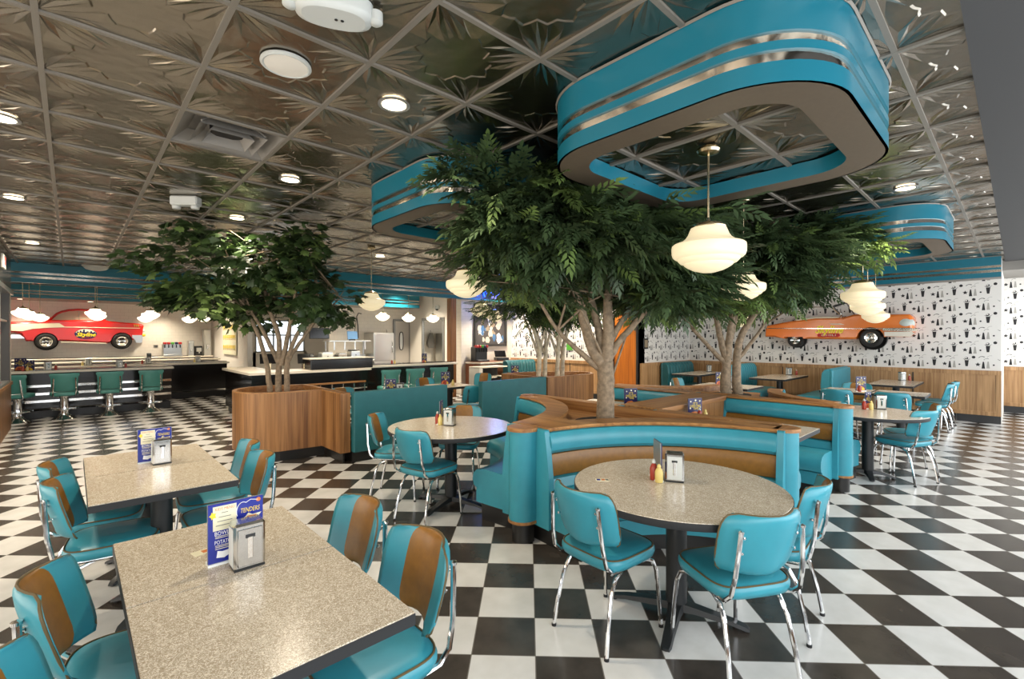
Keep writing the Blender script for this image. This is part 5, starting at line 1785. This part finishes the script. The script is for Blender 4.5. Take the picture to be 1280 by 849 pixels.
# drinks equipment before the tiled wall
def drinks_machine(x, y, z, rz, w, label, m='steel'):
    root = thing('drinks_dispenser', label, 'drinks dispenser', (x, y, z), rz, 'fountain drinks dispensers')
    b = MB(); b.box((0, 0.05, 0.20), (w, 0.30, 0.40), m, bev=0.02); b.box((0, -0.14, 0.03), (w, 0.16, 0.06), m, bev=0.01); b.build('body', root)
    n = 5
    for k in range(n):
        xx = -w / 2 + (k + 0.5) * w / n
        b = MB(); b.box((xx, -0.09, 0.415), (w / n * 0.8, 0.16, 0.07), ('logo_red', 'logo_red', 'green_sign', 'navy', 'logo_red')[k], bev=0.01); b.build('flavour_sign', root)
        b = MB(); b.cyl((xx, -0.13, 0.27), 0.016, 0.10, 'black_metal', 10); b.build('nozzle', root)
    return root
drinks_machine(2.35, 18.45, 0.93, 0, 0.50, 'steel drinks dispenser with red signs on the back counter')
def machine(x, y, z, w, d, h, label, cat, name, m='steel', top='steel'):
    root = thing(name, label, cat, (x, y, z), 0)
    b = MB(); b.box((0, 0, h / 2), (w, d, h), m, bev=0.012); b.build('body', root)
    b = MB(); b.box((0, -d / 2 - 0.012, h * 0.62), (w * 0.7, 0.024, h * 0.4), top, bev=0.006); b.build('panel', root)
    b = MB(); b.cyl((0, -d / 2 - 0.05, h * 0.25), 0.018, h * 0.16, 'chrome', 12); b.build('spout', root)
    return root
machine(2.85, 18.5, 0.93, 0.16, 0.26, 0.50, 'narrow steel mixer right of the drinks dispenser', 'mixer', 'milkshake_mixer')
machine(3.06, 18.5, 0.93, 0.20, 0.30, 0.32, 'low dark coffee machine between two steel mixers', 'coffee machine', 'coffee_machine', 'black_metal')
machine(3.30, 18.5, 0.93, 0.20, 0.30, 0.86, 'tall steel mixer at the corner of the tiled wall', 'mixer', 'milkshake_mixer')
machine(1.55, 16.2, 0.92, 0.10, 0.10, 0.18, 'dark pump bottle on the third counter strip below the nose of the red car', 'dispenser', 'syrup_pump', 'black_metal', 'black_metal')
# wall board of small yellow glasses
root = thing('menu_board', 'pale wall board with rows of small yellow figures by the kitchen', 'board', (3.47, 16.15, 1.52))
b = MB(); b.box((0, 0, 0), (0.03, 1.6, 1.02), 'menu_cream', bev=0.004); b.build('panel', root)
b = MB()
for r in range(3):
    for k in range(9):
        for q in range(2):
            yy, zz = 0.70 - 0.17 * k - 0.07 * q, 0.33 - 0.30 * r
            b.box((-0.018, yy, zz), (0.006, 0.035, 0.10), 'menu_yellow')
            b.box((-0.018, yy, zz - 0.08), (0.006, 0.015, 0.04), 'gold')
b.build('pattern', root)

# kitchen
def slab(root, part, c, d, m, bev=0.0):
    b = MB(); b.box(c, d, m, bev=bev); return b.build(part, root)
root = thing('terminal', 'order terminal on the bare wing of the island', 'terminal', (2.82, 10.0, 0.893), math.radians(-10), 'order terminals on the island')
b = MB(); b.box((0, 0, 0.22), (0.30, 0.03, 0.20), 'screen', M=Matrix.Rotation(-0.35, 4, 'X'), bev=0.006); b.build('screen', root)
b = MB(); b.box((0, 0.10, 0.06), (0.10, 0.16, 0.12), 'brass', bev=0.01); b.build('stand', root)
dup(root, (3.38, 9.55, 0.893), math.radians(-10), 'order terminal beside the glossy guard box', 'order terminals on the island')
root = thing('pass_shelf', 'steel pass shelf with angled brackets before the kitchen wall', 'shelf', (5.4, 12.25, 1.40))
slab(root, 'shelf_board', (0, 0, 0.03), (1.15, 0.42, 0.03), 'steel', 0.006)
for k in range(4):
    b = MB(); b.prism([(-0.45 + 0.28 * k, -0.2), (-0.42 + 0.28 * k, -0.2), (-0.24 + 0.28 * k, 0.2), (-0.27 + 0.28 * k, 0.2)], -0.20, 0.015, 'steel'); b.build('bracket', root)
for k in range(2):
    b = MB(); b.tube([(-0.52 + 1.04 * k, 0.15, -0.48), (-0.52 + 1.04 * k, 0.15, 0.02)], 0.018, 'steel', 8); b.build('post', root)
root = thing('kitchen_line', 'long steel prep table below the pass shelf', 'prep table', (5.18, 12.3, 0.0))
slab(root, 'table_top', (0, 0, 0.90), (1.74, 0.62, 0.05), 'steel', 0.01)
slab(root, 'body', (0, 0.05, 0.46), (1.70, 0.5, 0.84), 'frame_grey')
slab(root, 'back_ledge', (0, 0.27, 0.99), (1.74, 0.06, 0.12), 'steel')
for k, (x, w, h, lb, m) in enumerate(((4.80, 0.30, 0.20, 'white boxy toaster on the prep table', 'white_plastic'), (5.20, 0.22, 0.16, 'small pale warmer on the prep table', 'soffit_grey'), (5.55, 0.26, 0.24, 'dark-topped steel warmer on the prep table', 'steel'))):
    r = thing('kitchen_appliance', lb, 'appliance', (x, 12.2, 0.925), 0)
    slab(r, 'body', (0, 0, h / 2), (w, 0.28, h), m, 0.015)
    slab(r, 'lid', (0, 0, h + 0.012), (w * 0.85, 0.24, 0.03), 'black_metal' if k == 2 else 'steel', 0.006)
    b = MB(); b.cyl((0, -0.15, h * 0.5), 0.012, 0.03, 'black_metal', 8); b.build('knob', r)
root = thing('order_screen', 'black order screen hanging left of the pass shelf', 'screen', (4.60, 12.1, 1.63))
slab(root, 'bezel', (0, 0, 0), (0.50, 0.04, 0.28), 'black_metal', 0.008)
slab(root, 'screen', (0, -0.022, 0), (0.46, 0.004, 0.24), 'screen')
b = MB(); b.tube([(0, 0.03, 0.1), (0, 0.05, 1.27)], 0.014, 'steel', 8); b.build('pole', root)
root = thing('tablet_screen', 'small tablet screen standing on the pass shelf', 'screen', (5.53, 12.2, 1.445))
b = MB(); b.box((0, 0, 0.14), (0.28, 0.02, 0.22), 'art_d', M=Matrix.Rotation(-0.2, 4, 'X')); b.build('screen', root)
slab(root, 'stand', (0, 0.04, 0.02), (0.14, 0.12, 0.04), 'black_metal', 0.006)
root = thing('extractor_hood', 'steel extractor hood behind the broad-leaved tree', 'hood', (4.66, 12.5, 2.0))
b = MB()
b.loft([[(-0.42, -0.35, -0.05), (0.42, -0.35, -0.05), (0.42, 0.35, -0.05), (-0.42, 0.35, -0.05)], [(-0.42, -0.35, 0.25), (0.42, -0.35, 0.25), (0.42, 0.35, 0.25), (-0.42, 0.35, 0.25)], [(-0.42, -0.1, 0.75), (0.42, -0.1, 0.75), (0.42, 0.35, 0.75), (-0.42, 0.35, 0.75)]], 'steel', caps=True, smooth=False)
b.build('canopy', root)
slab(root, 'lip', (0, -0.36, -0.04), (0.86, 0.03, 0.05), 'chrome', 0.004)
root = thing('refrigerator', 'upright steel refrigerator left of the grey kitchen door', 'refrigerator', (6.42, 12.45, 0.0))
slab(root, 'body', (0, 0, 0.84), (0.62, 0.60, 1.64), 'steel', 0.012)
for k in range(2):
    dr = slab(root, 'door', (0, -0.312, 0.47 + 0.78 * k), (0.58, 0.03, 0.74), 'steel', 0.008)
    b = MB(); b.tube([(0.22, -0.345, 0.30 + 0.78 * k), (0.22, -0.36, 0.34 + 0.78 * k), (0.22, -0.36, 0.60 + 0.78 * k), (0.22, -0.345, 0.64 + 0.78 * k)], 0.010, 'chrome', 8); b.build('handle', dr)
slab(root, 'vent', (0, -0.31, 0.05), (0.56, 0.02, 0.08), 'black_metal')
root = thing('spray_hose', 'black sprung rinse hose on the kitchen wall', 'rinse hose', (5.88, 12.86, 1.5))
b = MB(); b.tube([(0.10, -0.02, 0.0), (0.08, -0.04, 0.35), (0.04, -0.05, 0.62), (0.09, -0.06, 0.72), (0.16, -0.10, 0.70)], 0.014, 'black_metal', 8); b.build('hose', root)
b = MB(); b.tube([(-0.05, -0.05, -0.05), (-0.02, -0.05, 0.2), (0.04, -0.05, 0.6)], 0.008, 'black_metal', 6); b.build('spring', root)
root = thing('stock_pot', 'grey cloth bag hung beside the refrigerator', 'bag', (6.86, 12.80, 1.25))
b = MB(); b.loft([superloop(a, c, 3, 16, z, o) for a, c, z, o in ((0.05, 0.03, 0.42, 0), (0.10, 0.05, 0.30, 0.01), (0.14, 0.07, 0.1, 0.02), (0.13, 0.06, -0.02, 0.0), (0.08, 0.04, -0.06, 0.0))], 'soffit_grey', caps=True); b.build('cloth', root)
b = MB(); b.tube([(0, 0.0, 0.42), (0, 0.03, 0.50), (0, 0.06, 0.50)], 0.006, 'black_metal', 6); b.build('hook', root)
root.name = 'hanging_bag'

# drinks counter under the framed picture
counter('drinks counter under the framed picture, white left end and dark front', 7.75, 9.45, 9.5, 10.17, 0.87, stripes=False, body='wood_brown', over=0.05)
drinks_machine(8.05, 9.9, 0.87, math.radians(-10), 0.36, 'black drinks dispenser with red signs under the framed picture', 'black_metal')
root = thing('cash_register', 'black cash register at the corner of the drinks counter', 'cash register', (8.78, 9.85, 0.87), math.radians(-25))
b = MB(); b.box((0, 0, 0.05), (0.34, 0.34, 0.10), 'black_metal', bev=0.01); b.build('base', root)
b = MB(); b.box((0, -0.02, 0.20), (0.32, 0.03, 0.20), 'screen', M=Matrix.Translation((0, 0.02, 0.02)) @ Matrix.Rotation(-0.6, 4, 'X'), bev=0.006); b.build('screen', root)
root = thing('service_cart', 'white service cart with dark shelves in front of the drinks counter', 'cart', (7.55, 8.95, 0.0))
slab(root, 'top', (0, 0, 0.80), (0.9, 0.42, 0.03), 'counter_white', 0.006)
slab(root, 'side_panel', (-0.40, 0, 0.43), (0.10, 0.40, 0.70), 'white_paint')
slab(root, 'shelf', (0.05, 0, 0.55), (0.78, 0.40, 0.025), 'counter_white')
slab(root, 'back_panel', (0.05, 0.18, 0.43), (0.78, 0.03, 0.70), 'dark_interior')
slab(root, 'base', (0, 0, 0.05), (0.86, 0.38, 0.08), 'black_kick')
# framed picture (a plain arrangement of pale and dark patches), mirror, small frame, green sign
root = thing('framed_picture', 'large framed picture of pale and dark patches on the tiled wall', 'picture', (8.665, 10.19, 1.87))
slab(root, 'backing', (0, 0, 0), (1.10, 0.02, 1.06), 'art_b')
for c, d in (((0, -0.02, 0.555), (1.2, 0.05, 0.07)), ((0, -0.02, -0.555), (1.2, 0.05, 0.07)), ((-0.57, -0.02, 0), (0.07, 0.05, 1.05)), ((0.57, -0.02, 0), (0.07, 0.05, 1.05))):
    slab(root, 'frame_rail', c, d, 'frame_dark', 0.008)
b = MB()
rr = random.Random(5)
Fp = Matrix.Translation((0, -0.0125, 0)) @ Matrix.Rotation(PI / 2, 4, 'X')
for k in range(46):
    cx, cz, r0 = rr.uniform(-0.42, 0.42), rr.uniform(-0.42, 0.42), rr.uniform(0.04, 0.11)
    b.add([(cx + r0 * rr.uniform(0.7, 1.2) * math.cos(i * PI / 4), cz + r0 * rr.uniform(0.8, 1.7) * math.sin(i * PI / 4), k * 0.00002) for i in range(8)], [tuple(range(8))], rr.choice(['art_a', 'art_a', 'art_c', 'art_b', 'white_ink', 'art_d']), False, Fp)
b.build('print', root)
root = thing('framed_mirror', 'tall framed mirror on the white wall left of the wooden column', 'mirror', (7.64, 11.54, 1.43))
slab(root, 'glass', (0, 0, 0), (0.012, 1.0, 1.2), 'mirror')
for c, d in (((-0.01, 0, 0.63), (0.04, 1.14, 0.07)), ((-0.01, 0, -0.63), (0.04, 1.14, 0.07)), ((-0.01, 0.535, 0), (0.04, 0.07, 1.2)), ((-0.01, -0.535, 0), (0.04, 0.07, 1.2))):
    slab(root, 'frame_rail', c, d, 'frame_grey', 0.008)
root = thing('small_picture', 'small black framed picture beside the orange door', 'picture', (9.72, 5.885, 1.38))
slab(root, 'frame', (0, 0, 0), (0.20, 0.025, 0.24), 'black_metal', 0.006)
slab(root, 'print', (0, -0.014, 0), (0.13, 0.004, 0.17), 'art_c')
root = thing('green_sign', 'small green sign on the wallpaper behind the birch stems', 'sign', (9.485, 7.97, 1.28))
slab(root, 'panel', (0, 0, 0), (0.015, 0.20, 0.17), 'green_sign', 0.004)
slab(root, 'backing', (0.006, 0, 0), (0.01, 0.22, 0.19), 'white_plastic')
root = thing('wall_outlet', 'small outlet plate on the tiled wall below the nose of the red car', 'outlet', (1.98, 18.89, 1.25))
slab(root, 'plate', (0, 0, 0), (0.12, 0.015, 0.08), 'soffit_grey', 0.004)
slab(root, 'socket', (0, -0.01, 0), (0.07, 0.006, 0.03), 'black_metal')

# ------------------------------------------------------------------ half cars on the walls
def car_body(b, outline, m, depth, M, steps=((0.0, 0.0), (0.55, 0.0), (0.85, 0.006), (0.96, 0.022), (1.0, 0.048))):
    flags = [len(q) > 2 for q in outline]
    outline = [(q[0], q[1]) for q in outline]
    n = len(outline)
    area = sum(outline[i - 1][0] * outline[i][1] - outline[i][0] * outline[i - 1][1] for i in range(n))
    sg = 1 if area > 0 else -1
    rings = []
    for f, ins in steps:
        r = []
        for i in range(n):
            a, p, c = Vector(outline[i - 1]), Vector(outline[i]), Vector(outline[(i + 1) % n])
            e1, e2 = (p - a).normalized(), (c - p).normalized()
            nv = Vector((-(e1.y + e2.y), e1.x + e2.x)) * sg
            nv = nv.normalized() if nv.length > 1e-5 else Vector((-e1.y, e1.x)) * sg
            q = p + nv * (0.0 if flags[i] else ins)
            r.append((q.x, -depth * f, q.y))
        rings.append(r)
    b.loft(rings, m, caps=False, smooth=True, M=M)
    b.add(rings[-1], [tuple(range(n))], m, True, M)
def wheel(root, x, z, r, depth, whitewall=False):
    Mw = Matrix.Translation((x, -depth, z)) @ Matrix.Rotation(PI / 2, 4, 'X')
    b = MB()
    b.lathe([(r * 0.60, 0.02), (r * 0.72, 0.035), (r * 0.90, 0.03), (r, 0.0), (r, -0.14)], 'tire', n=40, M=Mw, cap1=True)
    w = b.build('tire', root, angle=50)
    b = MB()
    b.lathe([(0.0, 0.045), (r * 0.14, 0.04), (r * 0.17, 0.026), (r * 0.34, 0.034), (r * 0.46, 0.018), (r * 0.54, 0.032), (r * 0.61, 0.022), (r * 0.62, 0.0)], 'chrome', n=36, M=Mw)
    b.build('hub_cap', w, angle=40)
def archpts(cx, cz, r, a0, a1, n=10):
    return [(cx + r * math.cos(math.radians(a0 + (a1 - a0) * i / n)), cz + r * math.sin(math.radians(a0 + (a1 - a0) * i / n)), 1) for i in range(n + 1)]
def dark_arch(root, cx, cz, r):
    b = MB()
    Mw = Matrix.Translation((cx, -0.02, cz)) @ Matrix.Rotation(PI / 2, 4, 'X')
    b.lathe([(r, 0.12), (r, 0.0), (0.0, 0.0)], 'dark_interior', n=36, M=Mw)
    b.build('wheel_well', root)

# red hardtop with tail fins
CD = 0.36
car = thing('half_car', 'red half car with tail fins mounted on the white tiled wall', 'car', (0, 18.9, 0))
red = [(-1.9, 1.955), (-1.168, 1.957), (-1.0, 1.962), (-0.65, 1.985), (-0.426, 2.022), (-0.1, 2.03), (0.40, 2.04), (0.728, 2.05), (0.83, 2.022), (1.09, 1.998), (1.411, 1.975), (1.603, 1.944), (1.655, 1.90), (1.64, 1.80), (1.62, 1.62), (1.60, 1.50), (1.40, 1.46)]
red += archpts(1.121, 1.425, 0.250, 6, 176)
red += [(0.84, 1.36), (0.777, 1.352), (0.2, 1.40), (-0.25, 1.428)]
red += archpts(-0.521, 1.415, 0.245, 6, 174)
red += [(-0.80, 1.42), (-0.914, 1.415), (-1.02, 1.62), (-1.168, 1.66), (-1.9, 1.64)]
b = MB(); car_body(b, red, 'car_red', CD, Matrix.Identity(4)); b.build('body', car, angle=50)
b = MB()
b.tube([(-0.46, -0.22, 2.01), (-0.40, -0.24, 2.08), (-0.30, -0.26, 2.20), (-0.20, -0.27, 2.262), (-0.05, -0.27, 2.31), (0.14, -0.27, 2.335), (0.36, -0.27, 2.33), (0.50, -0.26, 2.28), (0.62, -0.25, 2.18), (0.74, -0.22, 2.04)], 0.030, 'car_red', 10)
b.tube([(0.16, -0.24, 2.04), (0.16, -0.25, 2.32)], 0.012, 'chrome', 8)
b.build('roof_frame', car)
b = MB()
b.prism([(-0.40, 2.03), (-0.27, 2.20), (-0.05, 2.29), (0.36, 2.31), (0.52, 2.25), (0.70, 2.05)], 0.02, 0.035, 'car_cream', M=Matrix.Rotation(PI / 2, 4, 'X'))
b.build('window', car)
def plate(pts, m, part, d=CD, th=0.010, z=0.0):
    b = MB()
    b.prism(pts, d - 0.004 + z, d + th + z, m, M=Matrix.Rotation(PI / 2, 4, 'X'))
    return b.build(part, car)
plate([(-1.9, 1.90), (-1.158, 1.885), (-0.606, 1.915), (-0.25, 1.930), (-0.14, 1.835), (1.55, 1.822), (1.55, 1.805), (-0.17, 1.815), (-0.45, 1.80), (-0.783, 1.764), (-0.98, 1.70), (-1.9, 1.72)], 'car_cream', 'side_flash')
plate([(-1.9, 1.60), (-1.03, 1.60), (-0.93, 1.50), (-1.9, 1.50)], 'chrome', 'rear_bumper', th=0.03)
plate([(-0.22, 1.415), (0.76, 1.37), (0.76, 1.34), (-0.22, 1.385)], 'car_cream', 'sill_trim', th=0.0)
plate([(1.36, 1.60), (1.60, 1.60), (1.62, 1.50), (1.59, 1.37), (1.45, 1.37), (1.42, 1.47), (1.36, 1.52)], 'steel', 'front_bumper', th=0.05)
for k in range(3):
    plate([(1.40 + 0.045 * k, 1.93), (1.425 + 0.045 * k, 1.93), (1.44 + 0.045 * k, 1.86), (1.415 + 0.045 * k, 1.86)], 'gold', 'chevron', d=CD)
b = MB(); b.lathe([(0.0, 0.06), (0.04, 0.05), (0.06, 0.0), (0.06, -0.1)], 'headlight', n=20, M=Matrix.Translation((1.62, -CD + 0.12, 1.74)) @ Matrix.Rotation(PI / 2, 4, 'Y')); b.build('headlight', car)
b = MB(); b.lathe([(0.0, 0.05), (0.03, 0.04), (0.045, 0.0), (0.045, -0.06)], 'logo_yellow', n=16, M=Matrix.Translation((1.66, -CD + 0.2, 1.60)) @ Matrix.Rotation(PI / 2, 4, 'Y')); b.build('marker_lamp', car)
dark_arch(car, -0.521, 1.415, 0.25); dark_arch(car, 1.121, 1.425, 0.255)
wheel(car, -0.521, 1.412, 0.226, CD - 0.03); wheel(car, 1.121, 1.422, 0.234, CD - 0.03)
b = MB()
Fc = Matrix.Translation((0.306, -CD - 0.004, 1.630)) @ Matrix.Rotation(PI / 2, 4, 'X')
b.add([(0.240 * math.cos(i * PI / 20), 0.150 * math.sin(i * PI / 20), 0) for i in range(40)], [tuple(range(40))], 'navy', False, Fc)
b.add([(0.228 * math.cos(i * PI / 20), 0.140 * math.sin(i * PI / 20), 0.001) for i in range(0, 21)] , [tuple(range(21))], 'car_cream', False, Fc)
sky = [(-0.235, 0.0)]
for x0, x1, hh in ((-0.235, -0.19, 0.035), (-0.19, -0.155, 0.07), (-0.155, -0.13, 0.05), (-0.13, -0.095, 0.095), (-0.095, -0.06, 0.06), (-0.06, -0.02, 0.125), (-0.02, 0.02, 0.055), (0.02, 0.06, 0.075), (0.06, 0.10, 0.05), (0.10, 0.14, 0.085), (0.14, 0.17, 0.045), (0.17, 0.205, 0.065), (0.205, 0.235, 0.03)):
    b.add([(x0, -0.01, 0.002), (x1, -0.01, 0.002), (x1, hh, 0.002), (x0, hh, 0.002)], [(0, 1, 2, 3)], 'navy', False, Fc)
b.text('Skyline', 0.155, 'logo_yellow', Fc @ Matrix.Translation((0.0, -0.025, 0.004)), shear=0.35, width=0.42, bold=0.004)
b.text('CHILI', 0.055, 'logo_red', Fc @ Matrix.Translation((0.0, -0.112, 0.004)), width=0.22)
b.build('emblem', car)

# orange convertible
OD = 0.39
oc = thing('half_car', 'orange half convertible mounted on the printed wallpaper', 'car', (11.89, 3.0, 0), -PI / 2)
# local x runs toward the nose (world -y), local -y runs into the room
def ox(v): return 3.0 - v
orange = [(-0.93, 1.72), (-0.89, 1.80), (-0.40, 1.89), (0.06, 1.945), (0.55, 1.935), (0.73, 1.992), (0.90, 2.0), (1.31, 1.972), (1.60, 1.965), (1.655, 1.90), (1.66, 1.74), (1.655, 1.60), (1.58, 1.53), (1.26, 1.53)]
orange += archpts(ox(1.992), 1.500, 0.222, 8, 172)
orange += [(0.753, 1.480), (0.30, 1.480), (-0.05, 1.484)]
orange += archpts(ox(3.344), 1.470, 0.19, 8, 20, 2) + archpts(ox(3.344), 1.470, 0.19, 160, 172, 2)
orange += [(-0.72, 1.520), (-0.93, 1.535)]
b = MB(); car_body(b, orange, 'car_orange', OD, Matrix.Identity(4)); b.build('body', oc, angle=50)
def oplate(pts, m, part, d=OD, th=0.010):
    b = MB()
    b.prism(pts, d - 0.004, d + th, m, M=Matrix.Rotation(PI / 2, 4, 'X'))
    return b.build(part, oc)
oplate([(-0.90, 1.735), (1.58, 1.69), (1.58, 1.678), (-0.90, 1.722)], 'chrome', 'side_strip', th=0.02)
oplate([(1.22, 1.70), (1.60, 1.70), (1.72, 1.685), (1.74, 1.655), (1.66, 1.63), (1.22, 1.655)], 'chrome', 'front_bumper', th=0.07)
oplate([(1.24, 1.63), (1.64, 1.63), (1.68, 1.60), (1.62, 1.535), (1.24, 1.545)], 'steel', 'lower_bumper', th=0.05)
b = MB()
b.lathe([(0.0, 0.05), (0.05, 0.045), (0.085, 0.02), (0.095, -0.02), (0.10, -0.10)], 'headlight', n=24, M=Matrix.Translation((1.55, -OD + 0.03, 1.815)) @ Matrix.Rotation(PI / 2 - 0.3, 4, 'X') @ Matrix.Scale(1.25, 4, (1, 0, 0)))
b.build('headlight', oc)
oplate([(-0.30, 1.905), (0.06, 1.955), (0.52, 1.945), (0.52, 1.925), (-0.30, 1.885)], 'car_cream', 'seat_rim', d=OD - 0.06, th=0.04)
b = MB()
b.tube([(0.55, -0.30, 1.94), (0.40, -0.28, 2.10), (0.36, -0.28, 2.17)], 0.022, 'chrome', 8)
b.tube([(0.36, -0.28, 2.16), (0.58, -0.20, 2.245), (0.62, -0.18, 2.25)], 0.022, 'black_metal', 8)
b.tube([(0.73, -0.28, 1.99), (0.58, -0.20, 2.23)], 0.012, 'chrome', 8)
b.build('windscreen_frame', oc)
b = MB()
b.tube([(0.50, -OD + 0.02, 1.93), (0.54, -OD - 0.04, 1.98)], 0.010, 'chrome', 6)
b.lathe([(0.0, 0.02), (0.045, 0.012), (0.05, 0.0), (0.0, -0.01)], 'chrome', n=14, M=Matrix.Translation((0.54, -OD - 0.05, 2.0)) @ Matrix.Rotation(PI / 2, 4, 'Y'))
b.build('wing_mirror', oc)
dark_arch(oc, ox(1.992), 1.50, 0.225); dark_arch(oc, ox(3.344), 1.465, 0.17)
wheel(oc, ox(1.992), 1.515, 0.182, OD - 0.06); wheel(oc, ox(3.344), 1.462, 0.155, OD - 0.14)
b = MB()
Fo = Matrix.Translation((0.31, -OD - 0.003, 1.66)) @ Matrix.Rotation(PI / 2, 4, 'X')
b.text('Skyline', 0.21, 'logo_yellow', Fo @ Matrix.Translation((0.0, 0.02, 0.002)), shear=0.35, width=0.50, bold=0.006)
b.add([(0.05, 0.13, 0.001), (0.28, 0.12, 0.001), (0.22, 0.145, 0.001), (0.0, 0.15, 0.001)], [(0, 1, 2, 3)], 'car_cream', False, Fo)
b.add([(0.165 + 0.037 * math.cos(a), -0.092 + 0.037 * math.sin(a), 0.001) for a in [-PI / 2 + PI * i / 8 for i in range(9)]] + [(-0.165 + 0.037 * math.cos(a), -0.092 + 0.037 * math.sin(a), 0.001) for a in [PI / 2 + PI * i / 8 for i in range(9)]], [tuple(range(18))], 'logo_red', False, Fo)
b.text('CHILI', 0.052, 'car_cream', Fo @ Matrix.Translation((0.0, -0.092, 0.003)), width=0.26)
b.build('emblem', oc)
